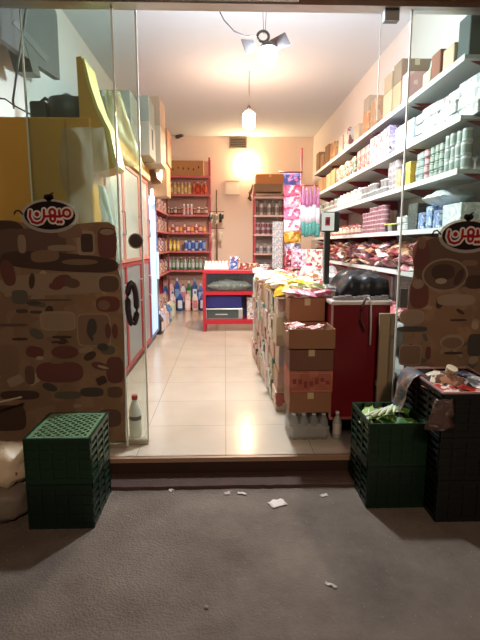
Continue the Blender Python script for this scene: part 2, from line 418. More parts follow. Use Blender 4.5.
LS = [(-5, 243, 30, 22, 0, 4, 0), (30, 245, 36, 16, 3, 4, 0), (60, 262, 58, 9, 0, 3, -4), (86, 243, 9, 12, 2, 6, 0), (87, 243, 6, 9, 0, 6, 0), (107, 243, 9, 15, 5, 4, 0),
      (107, 232, 7, 3, 2, 2, 0), (70, 232, 12, 6, 8, 3, 0), (45, 256, 14, 6, 8, 3, 5), (62, 248, 14, 3, 4, 3, 0), (22, 244, 4, 9, 4, 3, 0), (58, 284, 60, 11, 4, 3, 2), (80, 262, 18, 3, 8, 2, 0),
      (8, 273, 7, 13, 5, 2.5, 10), (32, 281, 3, 8, 0, 2, -8), (62, 281, 10, 6, 1, 2, 20), (72, 283, 8, 5, 3, 2, -10), (56, 286, 7, 4, 1, 2, 0),
      (109, 283, 12, 9, 2, 3, 0), (109, 284, 10, 8, 3, 3, 0), (20, 297, 8, 7, 9, 4, 0), (34, 303, 7, 2, 6, 3, 0), (22, 311, 6, 2, 6, 3, 0), (36, 312, 6, 1.6, 6, 3, 0),
      (40, 300, 14, 1, 3, 3, 0), (56, 300, 16, 1, 3, 4, 0), (108, 304, 12, 8, 1, 3, 0), (104, 305, 6, 5, 8, 2, 0), (12, 325, 16, 1.5, 3, 3, 0), (20, 339, 8, 1.5, 0, 3, 0), (58, 321, 18, 10, 2, 5, 0), (58, 321, 16, 8, 4, 5, 0),
      (62, 337, 10, 1.5, 0, 3, 0), (60, 342, 9, 1.2, 0, 3, 0), (94, 330, 17, 17, 2, 6, 0), (94, 330, 16, 16, 8, 6, 0), (92, 327, 5, 9, 6, 2, -5), (90, 335, 2, 7, 6, 2, 25), (108, 331, 3, 8, 5, 2, 0), (115, 331, 3, 8, 5, 2, 0),
      (103, 347, 6, 4, 6, 2, 0), (86, 350, 8, 3, 4, 2, 10), (90, 356, 7, 4, 0, 2, 30), (35, 352, 9, 6, 5, 3, -10), (40, 358, 4, 2, 7, 2, 0), (65, 352, 14, 7, 5, 2, 0), (60, 372, 24, 11, 1, 3, 0), (57, 361, 8, 3, 8, 2, 0),
      (50, 387, 8, 4, 6, 2, -20), (30, 375, 5, 10, 3, 3, 0), (100, 366, 9, 4, 5, 2, -15), (115, 370, 9, 14, 5, 3, 0), (103, 367, 6, 1.5, 7, 2, -15), (92, 392, 12, 5, 6, 3, 0), (68, 395, 14, 4, 9, 3, 0), (115, 392, 8, 6, 3, 3, 0), (20, 395, 20, 5, 0, 3, 0),
      (110, 418, 12, 10, 3, 3, 0), (5, 360, 14, 16, 8, 5, 0), (5, 418, 22, 14, 0, 4, 0)]
film([(-45, 226), (-20, 222), (10, 220), (30, 224), (60, 226), (95, 222), (108, 222), (115, 226), (117, 240), (116, 262), (121, 280), (124, 330), (126, 441), (-45, 441)],
     'brown printed food film on the glass behind the lattice-topped crate, badge on top', LS, (50, 216, 1.0))
RS = [(457, 262, 45, 26, 3, 3, 0), (421, 256, 9, 14, 5, 3, 4), (422, 243, 4, 6, 8, 3, 0), (419, 294, 10, 15, 1, 3, 6), (418, 284, 6, 5, 4, 2, 0), (445, 275, 24, 17, 4, 2, 0), (445, 275, 22, 15, 3, 2, 0), (443, 272, 12, 8, 0, 2.5, 0), (441, 281, 6, 3, 7, 2, 0), (459, 277, 4, 9, 0, 2, -25),
      (475, 282, 10, 7, 0, 3, 0), (470, 263, 8, 3, 8, 3, 0), (440, 302, 4, 7, 0, 2, -15), (412, 317, 13, 8, 2, 3, 0), (412, 318, 12, 7, 4, 3, 0), (412, 329, 16, 3, 6, 3, 0), (456, 300, 20, 6, 2, 3, 0), (458, 320, 9, 1.2, 0, 3, 0),
      (428, 353, 3, 7, 1, 3, 0), (453, 353, 10, 1.5, 0, 3, 0), (452, 342, 13, 8, 2, 2, 0), (452, 343, 11, 6, 8, 2, 0), (410, 355, 12, 11, 2, 6, 0), (410, 355, 11, 10, 8, 6, 0), (475, 345, 8, 12, 6, 4, 0), (440, 372, 14, 5, 5, 3, 0), (420, 385, 12, 8, 0, 3, 0), (470, 378, 12, 6, 3, 3, 0)]
film([(418, 238), (424, 236), (440, 238), (520, 240), (520, 446), (405, 446), (403, 330), (408, 306), (414, 270)],
     'brown printed food film with an oval badge on the glass behind the litter-filled crate', RS, (467, 236, 1.05))

# ================================================================== LAMPS AND CEILING THINGS
# hanging LED lamp with two grey wings, just inside the shop front
LY = 4.1
g = at(268, 56, LY)
t = thing('hanging_lamp', 'round white lit hanging lamp with two grey side wings near the doorway', 'lamp', g)
BULB = M('F4FBFF', .5, emit=1); BULB.node_tree.nodes['Principled BSDF'].inputs['Emission Strength'].default_value = 1
def emitter(name, col, s):
    m = bpy.data.materials.new(name); m.use_nodes = True
    b = m.node_tree.nodes['Principled BSDF']; b.inputs['Base Color'].default_value = (1,1,1,1)
    b.inputs['Emission Color'].default_value = lin(col); b.inputs['Emission Strength'].default_value = s
    return m
L1 = emitter('cool_led', 'E2F0FF', 950); L2 = emitter('warm_led', 'FFCBA6', 115); L3 = emitter('yellow_lamp', 'FFD8A4', 235)
MB().lathe([(.012, -.068), (.05, -.05), (.068, -.02), (.07, .01), (.052, .04), (.03, .05)], n=20).obj('diffuser', L1, t)
MB().lathe([(.06, .052), (.07, .06), (.05, .085), (.03, .10)], n=20).obj('housing', M('5E6466', .4, .3), t)
def offs(px, py, y=LY): return at(px, py, y)-g
for quad in ([(241, 39), (254, 40), (258, 49), (246, 53)], [(270, 40), (285, 32), (291, 44), (275, 49)]):
    P = [offs(*q) for q in quad]
    MB().prism(P, (0, .02, 0)).obj('wing', M('4A4849', .5), t)
c0 = offs(263, 37)
MB().tube([(c0.x+.045*math.cos(a), -.01, c0.z+.04*math.sin(a)) for a in [R(k) for k in range(0, 361, 24)]], .011, 8).obj('ring_handle', M('555B5E', .4, .3), t)
for dx0, dx1 in ((-.02, -.035), (.02, .035)):
    tag(MB().tube([(g.x-.03+dx0*.3, LY, g.z+.165), (g.x-.03+dx1, LY, CH)], .0025, 5).obj('hanging_wire', M('55504E', .5)),
        'thin wire that the winged lamp hangs on', 'wire', 'wires of the winged lamp')
P = [at(213, -12, LY), at(217, 6, LY), at(224, 20, LY), at(234, 31, LY), at(245, 36, LY), at(257, 36, LY-.03)]
tag(MB().tube(P, .005, 6).obj('lamp_cable', M('6E7376', .5)), 'drooping grey cable running to the winged lamp from above', 'cable')
sp = bpy.data.lights.new('led_light', 'SPOT'); sp.energy = 130; sp.color = (.95, .98, 1.0); sp.spot_size = R(176); sp.spot_blend = .25; sp.shadow_soft_size = .07
o = bpy.data.objects.new('led_light', sp); COL.objects.link(o); o.parent = t; o.location = (0, 0, -.15)
# far hanging bulb
BY = 6.85; g = at(249, 119, BY)
t = thing('hanging_bulb', 'lit cylindrical bulb hanging on a cord deeper in the shop', 'lamp', g)
MB().lathe([(.05, -.12), (.08, -.10), (.083, .06), (.055, .09)], n=18).obj('bulb', L2, t)
MB().lathe([(.03, .091), (.028, .15), (.015, .17)], n=12).obj('socket', M('4A4440', .5), t)
MB().tube([(0, 0, .17), (0, 0, CH-g.z)], .006, 6).obj('cord', M('6A6058', .5), t)
sp = bpy.data.lights.new('bulb_light', 'SPOT'); sp.energy = 270; sp.color = (1, .80, .64); sp.spot_size = R(172); sp.spot_blend = .3; sp.shadow_soft_size = .08
o = bpy.data.objects.new('bulb_light', sp); COL.objects.link(o); o.parent = t; o.location = (0, 0, -.17)
# warm wall lamp on the back wall
g = at(247, 165, WB-.06)
t = thing('wall_lamp', 'small warm glowing lamp on the back wall', 'lamp', g)
MB().box(-.05, .05, .03, .06, -.08, .08, 0, .01).obj('base_plate', M('D9C7A5', .5), t)
MB().lathe([(.02, -.08), (.075, -.04), (.085, 0), (.07, .05), (.02, .08)], n=16).obj('globe', L3, t)
# grille vent, camera, calendar, socket
g = at(238, 143, WB)
t = thing('wall_vent', 'grey louvred vent high on the back wall', 'vent', (g.x, WB, g.z))
w, h = .19, .12
f = MB(); f.box(-w, w, -.05, 0, h-.025, h); f.box(-w, w, -.05, 0, -h, -h+.025); f.box(-w, -w+.025, -.05, 0, -h+.025, h-.025); f.box(w-.025, w, -.05, 0, -h+.025, h-.025)
f.obj('frame', M('8F857A', .5), t)
f = MB()
for k in range(5):
    z = -h+.05+k*.035; f.obox((0, -.03, z), (w-.026, 0, 0), (0, .018, -.01), (0, .001, .002))
f.obj('slat', M('776E66', .5), t)
g = at(178, 137, 10.7)
t = thing('security_camera', 'small dark camera under the ceiling in the back corner', 'camera', (g.x, 10.74, g.z))
MB().box(-.03, .03, .0, .06, -.02, .06).obj('bracket', M('CFC7BE', .5), t)
o = MB().lathe([(.035, 0), (.04, .02), (.04, .16), (.03, .17)], n=12).obj('housing', M('4E4642', .4), t); o.rotation_euler = (R(80), 0, R(60)); o.location = (-.04, -.02, 0)
g = at(232.5, 188, WB)
t = thing('wall_calendar', 'square white sheet hanging on the back wall below the vent', 'calendar', (g.x, WB-.003, g.z))
MB().box(-.15, .15, -.012, 0, -.14, .13).obj('page', M('F2E6D4', .7), t)
MB().box(-.155, .155, -.016, .0, .13, .155).obj('binding', M('B59A80', .6), t)
MB().box(-.155, .155, -.015, -.0, -.155, -.14).obj('bottom_strip', M('B08C74', .6), t)

# grey panel hung near the ceiling upper left
t = thing('hanging_screen', 'big dark grey flat panel hung high behind the glass above the jug', 'screen', (WL, 3.6, 2.7))
P = [at(-30, -40, 3.45), at(50, -8, 3.9), at(58, 14, 4.0), at(61, 80, 4.0), at(0, 40, 3.5), at(-30, 20, 3.42)]
X0 = -1.36
def onx(px, py, X):
    dd = FW + RT*((px-240)/F) + UP*((320-py)/F); tt = X/dd.x
    return Vector((X, dd.y*tt, EYE+dd.z*tt))
P = [onx(px, py, X0) for px, py in ((0, -28), (46, -6), (57, 14), (60, 80), (36, 64), (0, 38))]
o = MB().prism([p-Vector((WL, 3.6, 2.7)) for p in P], (-.05, 0, 0)).obj('panel', M('585D5C', .45, var=.1), t)
P2 = [p+Vector((.002, 0, 0)) for p in (onx(0, 8, X0), onx(14, 2, X0), onx(14, 44, X0), onx(0, 34, X0))]
P3 = [onx(px, py, X0+.004) for px, py in ((12, 22), (16, 20), (50, 58), (46, 62))]
MB().prism([p-Vector((WL, 3.6, 2.7)) for p in P3], (-.004, 0, 0)).obj('brace', M('6D7472', .4, .4), t)
P4 = [onx(px, py, X0+.003) for px, py in ((25, 42), (35, 50), (41, 78), (33, 72))]
MB().prism([p-Vector((WL, 3.6, 2.7)) for p in P4], (-.13, 0, 0)).obj('bracket', M('5E6664', .4, .4), t)
tag(MB().tube([at(29, -12, 3.42), at(24, 25, 3.42), at(17, 70, 3.42), at(13, 100, 3.45), at(14, 108, 3.6)], .008, 6).obj('power_cable', M('7E8784', .5)),
    'thin grey cable dropping from the ceiling beside the dark panel', 'cable')
tag(MB().tube([at(52, -3, 3.5), at(70, 3, 3.5), at(95, 0, 3.5), at(110, -4, 3.5)], .006, 6).obj('power_cable', M('7E8784', .5)),
    'short cable sagging along the ceiling above the jug', 'cable')

# ================================================================== LEFT SIDE: FREEZER AND DISPLAY FRIDGES
YEL = M('EBA42C', .45, var=.12, scale=3)
t = thing('ice_cream_freezer', 'tall yellow freezer side showing above the printed film', 'freezer', (-1.28, 3.58, 0))
ft = at(60, 117, 3.43).z
MB().box(-.31, at(90, 117, 3.43).x+1.28, -.15, .15, 0, ft, 0, .01).obj('body', YEL, t)
P = [at(px, py, 3.45)-Vector((-1.28, 3.58, 0)) for px, py in ((76, 57), (81, 56), (87, 82), (95, 108), (106, 132), (114, 168), (100, 172), (87, 172), (80, 122))]
MB().prism(P, (0, .26, 0)).obj('curved_header', [M('E0A038', .45)], t)
P = [at(px, py, 3.445)-Vector((-1.28, 3.58, 0)) for px, py in ((82, 58), (84, 58), (90, 83), (98, 107), (110, 131), (117, 165), (114, 168), (106, 132), (95, 108), (87, 83))]
MB().prism(P, (0, .27, 0)).obj('header_edge', M('E8D080', .4), t)
for px in (65,):
    q = at(px, 125, 3.42); MB().box(q.x+1.28-.003, q.x+1.28+.003, -.156, -.15, .1, ft-.02).obj('seam', M('9A661A', .5), t)
g = at(67, 116, 3.56)
t = thing('water_jug', 'dark grey round jug with a curved handle on the yellow freezer', 'jug', (g.x, 3.58, ft))
MB().lathe([(.10, 0), (.13, .01), (.135, .1), (.12, .15), (.05, .17), (.02, .19)], n=20).obj('body', M('474D4D', .4), t)
MB().tube([(-.11, 0, .13), (-.15, 0, .16), (-.19, 0, .13), (-.19, 0, .06), (-.14, 0, .03)], .012, 8).obj('handle', M('4B5252', .4), t)
g = at(42, 116, 3.54)
tag(MB().box(-.055, .055, -.06, .06, 0, .12, 0, .01).obj('small_box', M('3F4443', .5), None, (g.x-.01, 3.55, ft)), 'small dark grey box beside the jug on the yellow freezer', 'box')
tag(MB().tube([at(-4, 98, 3.5), at(5, 99, 3.5), at(15, 106, 3.5), at(30, 114, 3.47)], .006, 6).obj('jug_cable', M('59605D', .5)), 'dark cable lying over the top of the yellow freezer', 'cable')

# crumpled clear plastic sheet hanging between film and freezer
def sheet(outline, y, depth, mat, name, label, cat, seed=0, nu=10, nv=16, parent=None):
    """outline(v)->(px0,px1,py): horizontal span at each height; crumpled surface with its own depth"""
    vs = []; fs = []
    for j in range(nv):
        a, bb, py = outline(j/(nv-1))
        for i in range(nu):
            u = i/(nu-1); p = at(a+(bb-a)*u, py, y)
            p.y += depth*noise.noise(Vector((u*3.1+seed, j/nv*4.3, seed*2.2))) + depth*.5*math.sin(u*math.pi)*-1
            vs.append(p)
    for j in range(nv-1):
        for i in range(nu-1): k = j*nu+i; fs.append((k, k+1, k+nu+1, k+nu))
    c = sum((Vector(v) for v in vs), Vector())/len(vs); c.z = min(v[2] for v in vs)
    o = MB().add([Vector(v)-c for v in vs], fs, 0, True).obj(name, mat, parent, c)
    s = o.modifiers.new('thick', 'SOLIDIFY'); s.thickness = .003
    if label: tag(o, label, cat)
    return o
PLAST = M('CFC8BC', .2, sheer=.76, bump=1, bscale=18, spec=.8)
sheet(lambda v: ((62+6*v-4*math.sin(v*5), 104+14*v, 128+110*v)), 3.35, .05, PLAST, 'plastic_sheet', 'crumpled clear plastic sheet hanging against the yellow freezer', 'plastic sheet', 1)
sheet(lambda v: ((98+9*v, 104+16*v+2*math.sin(v*3), 186+78*v)), 3.31, .03, M('E6ECE8', .2, sheer=.25, bump=.5, bscale=9), 'plastic_strip', 'pale folded plastic strip hanging inside the glass above the red fridge band', 'plastic strip', 4, 6, 14)
sheet(lambda v: ((104+14*v, 120+24*v, 92+75*v)), 4.05, .08, M('D8D2A0', .25, sheer=.6, bump=.5, bscale=9), 'plastic_cover', 'pale plastic cover draped over the fridge tops', 'plastic cover', 7, 8, 10)

FX = -1.0
RED = M('A3202A', .4); WINE = M('6E1F28', .45)
GLW = M('CBD0C6', .12, var=.15, scale=3, coat=.5)
def fridge(y0, y1, label, pane_m, blue=False, ztop=2.22):
    w = y1-y0
    t = thing('display_fridge', label, 'fridge', ((WL+FX)/2, (y0+y1)/2, 0), 0)
    hx = (FX-WL)/2-.004; hy = w/2-.006
    MB().box(-hx, hx-.05, -hy, hy, .0, ztop, 0, .006).obj('body', WINE if not blue else M('4A5E8A', .4), t)
    if not blue:
        h = MB().box(-hx, hx+.03, -hy, hy, ztop+.001, ztop+.16, 0, .008).obj('header', M('D9A23A', .4), t)
        MB().box(hx+.031, hx+.036, -hy, hy, ztop+.03, ztop+.06).box(hx+.031, hx+.035, -hy, hy, ztop+.005, ztop+.022).obj('header_stripe', M('F3E3A6', .4), h)
    d = MB(); X0, X1 = hx-.048, hx
    fr = .035; zlo, zmid = .12, 1.22
    def frame(z0, z1, c):
        c.box(X0, X1, -hy, -hy+fr, z0, z1); c.box(X0, X1, hy-fr, hy, z0, z1); c.box(X0, X1, -hy+fr, hy-fr, z0, z0+fr); c.box(X0, X1, -hy+fr, hy-fr, z1-fr, z1)
    if blue:
        frame(.12, ztop, d); o = d.obj('door', M('55709C', .35), t)
        MB().box(X0, X1-.01, -hy+fr, hy-fr, .12+fr, ztop-fr).obj('lit_pane', pane_m, o)
        MB().box(X1, X1+.03, hy-fr-.05, hy-fr-.02, .9, 1.3).obj('handle', M('DCE6F0', .3), o)
        MB().lathe([(.10, 0), (.11, .015), (.10, .03)], n=20).obj('white_disc', M('FFFFFF', .5, emit=2.5), t)  # white disc at the fridge top, given a glow
        rr = [c for c in t.children if c.name.startswith('white_disc')]
        if rr: rr[0].rotation_euler = (0, R(90), 0); rr[0].location = (hx+.005, -.12, ztop+.0)
    else:
        frame(zmid, ztop-.01, d); o = d.obj('door', M('C9A98F', .4) if w < .6 else M('C07868', .4), t)
        MB().box(X0, X1-.012, -hy+fr, hy-fr, zmid+fr, ztop-.01-fr).obj('pane', pane_m, o)
        hd = MB(); yh = hy-.12
        hd.tube([(X1, yh, 1.5), (X1+.035, yh, 1.5), (X1+.035, yh, 1.72), (X1, yh, 1.72)], .008, 6); hd.obj('handle', M('6B625C', .4), o)
        d = MB(); frame(zlo, zmid-.01, d); o = d.obj('lower_door', RED, t)
        MB().box(X0, X1-.012, -hy+fr, hy-fr, zlo+fr, zmid-.01-fr).obj('lower_panel', M('8D8F92', .35, var=.2), o)
        hd = MB(); hd.tube([(X1, yh, .75), (X1+.035, yh, .75), (X1+.035, yh, 1.0), (X1, yh, 1.0)], .01, 6); hd.obj('handle', M('D8D2CC', .4), o)
    MB().box(-hx+.02, hx-.08, -hy+.02, hy-.02, .0, .0+.001).obj('foot', M('2B2220', .6), t)
    return t
fridge(4.22, 4.95, 'red-framed display fridge with pale door closest to the plastic strip', GLW)
fridge(4.95, 5.85, 'wide red-framed display fridge in the middle of the fridge row', GLW)
fridge(5.85, 6.50, 'red-framed display fridge next to the blue lit one', GLW)
fridge(6.52, 7.25, 'narrow fridge with a glowing pale blue door', M('A9CDEB', .3, emit=.75), True, 2.05)

# cartons on top of the fridges
TOPG = 'cartons on the fridge tops'
zt = 2.382
for (y, X, w, d, h, z, col, lab) in (
    (4.72, -1.2, .42, .42, .31, zt, '7E8272', 'grey green carton on the fridge top, first one inside the glass'),
    (5.25, -1.17, .50, .50, .27, zt, '767A66', 'olive grey carton on the middle fridge, lower of two'),
    (5.25, -1.17, .50, .48, .24, zt+.272, '868A76', 'olive grey carton on the middle fridge, upper of two'),
    (5.80, -1.10, .55, .46, .36, zt, '928C76', 'beige grey carton with a dark slot on the fridge top'),
    (5.80, -1.10, .55, .44, .27, zt+.362, '7C806E', 'grey carton stacked above the slotted one on the fridges'),
    (6.35, -1.06, .58, .50, .44, zt, 'AC9C80', 'tan carton on the last red-framed fridge'),
    (6.35, -1.06, .58, .50, .33, zt+.442, '9C8468', 'brown grey carton topmost above the last red-framed fridge'),
):
    carton(X, y, z, w, d, h, col, lab, tape='C8C4AE')
q = MB().box(-.002, .0, -.05, .05, .1, .32).obj('hand_slot', M('2A2A24', .8)); q.location = (-1.10+.277, 5.82, zt)
q.parent = [o for o in bpy.data.objects if o.get('label', '').startswith('beige grey carton with a dark slot')][0]; q.location = (.277, .0, 0)
carton(-1.06, 6.96, 2.06, .56, .44, .42, 'B58A62', 'brown carton standing on the blue lit fridge, lower one', tape='DDCBA8')
carton(-1.02, 6.96, 2.482, .52, .42, .46, 'A97A58', 'brown carton standing on the blue lit fridge, topmost', tape='DDCBA8')
for k, (yy, zz, a) in enumerate(((6.66, 2.06+.0, 20),)):
    place(bag(.22, .34, .09, 'EDE6DA', 'C9BCA8', 'F7F3EC', 3), 'bag', (-.95+.02, yy+.01, 2.4), 'pale bag drooping off the cartons above the blue lit fridge', 'bag', None, (R(80), R(10), R(80)))

# shelving on the left wall after the fridges
def shelf_unit(label, x0, x1, y0, y1, levels, top, frame_m, board_m, facing, post=.035, back=True, name='shelving_unit', cat='shelf', backm=None):
    cx, cy = (x0+x1)/2, (y0+y1)/2
    t = thing(name, label, cat, (cx, cy, 0)); hx, hy = (x1-x0)/2, (y1-y0)/2
    for sx in ((1,) if facing == 'x-' else (-1, 1)):
        for sy in (-1, 1):
            MB().box(sx*hx-post*(sx > 0), sx*hx+post*(sx < 0), sy*hy-post*(sy > 0), sy*hy+post*(sy < 0), 0, top).obj('post', frame_m, t)
    for z in levels:
        b = MB().box(-hx+.002, hx-.002, -hy+.002, hy-.002, z-.025, z, 0)
        if facing == 'x-': b.box(-hx-.004, -hx+.002, -hy+.002, hy-.002, z-.035, z+.004, 1)
        if facing == 'x+': b.box(hx-.002, hx+.004, -hy+.002, hy-.002, z-.035, z+.004, 1)
        if facing == 'y-': b.box(-hx+.002, hx-.002, -hy-.004, -hy+.002, z-.035, z+.004, 1)
        b.obj('shelf_board', board_m, t)
    if back:
        bm = backm or frame_m
        if facing == 'x-': MB().box(hx-.012, hx-.004, -hy+.04, hy-.04, .05, top-.02).obj('back_panel', bm, t)
        if facing == 'x+': MB().box(-hx+.004, -hx+.012, -hy+.04, hy-.04, .05, top-.02).obj('back_panel', bm, t)
        if facing == 'y-': MB().box(-hx+.04, hx-.04, hy-.012, hy-.004, .05, top-.02).obj('back_panel', bm, t)
    return t
REDS = M('B5384A', .45); PINKE = M('D98A84', .45); DRED = M('7A3038', .5); PEACH = M('C9A08E', .7)
LV_B = [.16, .86, 1.27, 1.66, 2.03, 2.45, 2.83]
shelf_unit('red shelf unit against the wall between the blue lit fridge and the back', WL, -1.18, 7.45, 10.3, LV_B[:-1], 2.5, DRED, [REDS, PINKE], 'x+')
shelf_unit('tall red shelf unit with bottles standing against the back wall', -1.42, -.30, 10.42, WB-.01, LV_B, 3.2, REDS, [M('B99A90', .6), M('D0606A', .45)], 'y-', backm=PEACH)

def rowx(me_list, name, z, x0, x1, step, y, label, cat, group, jy=.01, rz=0, stack=1, sh=0, sc=1):
    x = x0; k = 0
    while x <= x1+1e-6:
        me = me_list[k % len(me_list)]
        for s in range(stack): place(me, name, (x+jit(.003), y+jit(jy), z+.004*0+s*sh), label, cat, group, (0, 0, rz+jit(.1)), (sc, sc, sc))
        x += step; k += 1
def rowy(me_list, name, z, y0, y1, step, x, label, cat, group, jx=.006, rz=math.pi/2, stack=1, sh=0, sjit=0, lean=0):
    y = y0; k = 0
    while y <= y1+1e-6:
        me = me_list[k % len(me_list)]; n = stack if not sjit else max(1, stack-random.randint(0, sjit))
        for s in range(n): place(me, name, (x+jit(jx), y+jit(.003), z+.0045+s*sh), label, cat, group, (lean, 0, rz+jit(.08)))
        y += step; k += 1
YB = 10.52
e = .0045
rowx([bottle(.034, .25, 'E9D9A8', 'F2EBDD', 'D8B870'), bottle(.034, .25, 'D9A23C', 'F2EBDD', 'E8CF9A')], 'bottle', 2.45+e, -1.20, -.72, .076, YB, 'cream and amber sauce bottle in the row under the big carton', 'bottle', 'sauce bottles on the back shelf')
rowx([bottle(.034, .26, 'E0702C', 'A82A20', 'C23A24'), bottle(.034, .26, 'B8341F', 'F0E0D0', 'D85A30')], 'bottle', 2.45+e, -.64, -.40, .076, YB, 'orange red sauce bottle at the wall end of the row', 'bottle', 'red sauce bottles on the back shelf')
rowx([jar(.036, .14, '5A2A24', 'E8DDD4', 'B88A70'), jar(.036, .16, '8A4A34', 'F2EEE8', 'D8C8B8')], 'jar', 2.03+e, -1.30, -.38, .082, YB, 'small dark jar with a pale lid on the back shelf below the sauces', 'jar', 'jars on the back shelf')
rowx([jar(.03, .22, 'D8CFC8', 'F8F4F0', 'E8A0A0')], 'jar', 2.03+e, -.86, -.70, .08, YB-.075, 'taller white jar in front of the dark jars', 'jar', 'white jars on the back shelf')
rowx([tin(.038, .15, 'B82E30', 'E8D8D0', 'F0C8B8'), tin(.038, .13, 'E05A34', 'E8D8D0', 'F4B060'), bottle(.032, .20, 'F0D8D0', 'C23A3A', 'C84A50')], 'tin', 1.66+e, -1.28, -.40, .084, YB, 'red and orange tin on the back shelf at head height', 'tin', 'red tins on the back shelf')
rowx([bottle(.034, .24, 'E8C42E', 'D8A818', 'F4E08A')], 'bottle', 1.27+e, -1.26, -1.0, .085, YB, 'yellow bottle on the back shelf', 'bottle', 'yellow bottles on the back shelf')
rowx([tin(.036, .22, 'C8D4E4', 'E8ECF2', '3A62B8'), tin(.036, .22, '2E4FA8', 'E8ECF2', '8FB0E4')], 'spray_can', 1.27+e, -.84, -.40, .078, YB, 'blue and silver spray can on the back shelf', 'spray can', 'spray cans on the back shelf')
rowx([bottle(.036, .27, '4C7A5C', 'A8B8A8', 'A8C8B0'), bottle(.036, .27, '98A4A0', 'D04A50', 'C8D0CC')], 'bottle', .86+e, -1.28, -.40, .084, YB, 'green and grey bottle on the shelf above the detergents', 'bottle', 'green and grey bottles on the back shelf')
# cartons on top of the back shelf
carton(-.86, 10.58, 2.834, .84, .34, .30, 'C08850', 'long orange brown carton with dark writing on top of the back shelf', prt='4A2418', tape=None)
carton(-1.35, 10.58, 2.834, .12, .30, .24, '9A7048', 'narrow brown carton beside the long carton on the back shelf', tape=None)
# detergent bottles on the low shelf and the floor
DET = [('3E6FC0', 'D8E4F0', 'A8C4E8'), ('F0C8C8', 'E87A8A', 'F8E8E8'), ('2E4FA0', 'E0E0F0', '88A8E0'), ('E8E0E0', '3868B0', 'D88A9A'), ('2E6A40', 'E0E8D8', 'A8D0A8'), ('2858A0', '80B0E0', 'E0E8F0')]
x = -1.30
for k in range(8):
    c = DET[k % 6]
    place(jug(.115, .09, .40+.06*(k % 3), *c), 'detergent_jug', (x, 10.5+jit(.01), .16+e), 'big %s detergent jug on the bottom back shelf' % ('blue', 'pink', 'dark blue', 'white', 'green', 'royal blue')[k % 6], 'detergent jug', 'detergent jugs of that colour on the bottom back shelf '+str(k % 6))
    x += .128
for k in range(7):
    c = DET[(k*2+1) % 6]
    i = (k*2+1) % 6
    place(jug(.12, .10, .42, *c), 'detergent_jug', (-1.28+k*.16, 10.25, 0), '%s detergent jug standing on the floor before the back shelf' % ('blue', 'pink', 'dark blue', 'white', 'green', 'royal blue')[i], 'detergent jug', 'detergent jugs on the floor '+str(i))
shelf_pal = [('C8A098', '8A4A50', 'F0E0D8'), ('7A5A68', 'D8B8B0', '4A3040'), ('D8C0A8', 'A84848', 'F4ECE0'), ('A87888', 'F0D8D8', '583848')]
names = ['pale pink', 'mauve', 'cream', 'dusty rose']
for z in LV_B[:-1]:
    y = 7.6
    k = 0
    while y < 10.2:
        c = shelf_pal[(k+int(z*10)) % 4]; nm = names[(k+int(z*10)) % 4]
        place(packet(.22, .17, .20+.05*(k % 2), *c), 'packet', (-1.31, y, z+e), '%s packet on the red shelf after the fridges' % nm, 'packet', nm+' packets on the red side shelf', (0, 0, jit(.15)))
        y += .24; k += 1
# shopfloor bottles at the foot of that shelf
for k, (y, c) in enumerate(((7.55, '2E2A30'), (7.9, 'B8C4D8'), (8.3, 'D8B8B8'), (8.8, '5A88B8'), (9.4, 'C8D8C0'))):
    nm = ('black', 'pale blue', 'pink', 'blue', 'pale green')[k]
    place(jug(.14, .12, .36, c, 'E8E0D8', 'D8D0C8'), 'detergent_jug', (-1.05, y, 0), nm+' jug on the floor beside the red side shelf', 'jug', None, (0, 0, R(80)))

# ================================================================== BACK COUNTER (red framed glass case)
y0 = 7.72; xa, xb = -.36, .75; H = 1.0
t = thing('display_counter', 'red-framed glass display counter standing across the back of the aisle', 'counter', ((xa+xb)/2, y0+.24, 0))
hx, hy = (xb-xa)/2, .24; RC = M('B01F2E', .4)
for sx in (-1, 1):
    for sy in (-1, 1): MB().box(sx*hx-.05*(sx > 0), sx*hx+.05*(sx < 0), sy*hy-.05*(sy > 0), sy*hy+.05*(sy < 0), 0, H-.06).obj('post', RC, t)
MB().box(-hx, hx, -hy, hy, H-.06, H, 0, .006).obj('worktop', RC, t)
MB().box(-hx+.051, hx-.051, -hy+.001, hy-.01, .60, .655).obj('shelf_board', RC, t)
MB().box(-hx+.051, hx-.051, -hy+.001, hy-.01, .12, .19).obj('bottom_board', RC, t)
MB().box(-hx+.051, hx-.051, hy-.02, hy-.012, .19, .6).box(-hx+.051, hx-.051, hy-.02, hy-.012, .655, H-.06).obj('back_panel', M('4A4470', .5, var=.2), t)
MB().box(-hx+.051, hx-.051, -hy+.012, -hy+.017, .656, H-.061).obj('front_glass', GLASS, t)
place(bag(.75, .26, .16, 'DAD4CC', 'C4BDB4', 'EFEAE4', 5), 'bread_bag', ((xa+xb)/2-.12, y0+.2, .656), 'large pale bag on the upper shelf inside the red counter', 'bag')
tag(MB().box(-.30, .30, -.15, .15, 0, .22, 0, .02).obj('storage_tub', M('2B2C78', .4), None, (-.02, y0+.24, .372)), 'dark blue plastic tub under the red counter shelf', 'tub')
q = thing('microwave_oven', 'silver-framed dark glass oven at the bottom of the red counter', 'oven', (-.02, y0+.22, .191))
MB().box(-.31, .31, -.14, .16, 0, .18, 0, .01).obj('body', M('B9BCB8', .35, .4), q)
MB().box(-.28, .24, -.146, -.141, .02, .16).obj('door_glass', M('4E5A58', .15, var=.3, scale=8), q)
MB().box(-.14, .06, -.149, -.1465, .075, .09).obj('writing', M('C8CCC8', .5), q)
MB().box(-.30, .26, -.165, -.150, .163, .173).obj('handle', M('DADCD8', .3, .5), q)
place(packet(.12, .2, .36, 'CFC8C0', '8A8078', 'EFEAE4'), 'packet', (.42, y0+.2, .191), 'tall grey packet at the end of the lower counter shelf', 'packet')
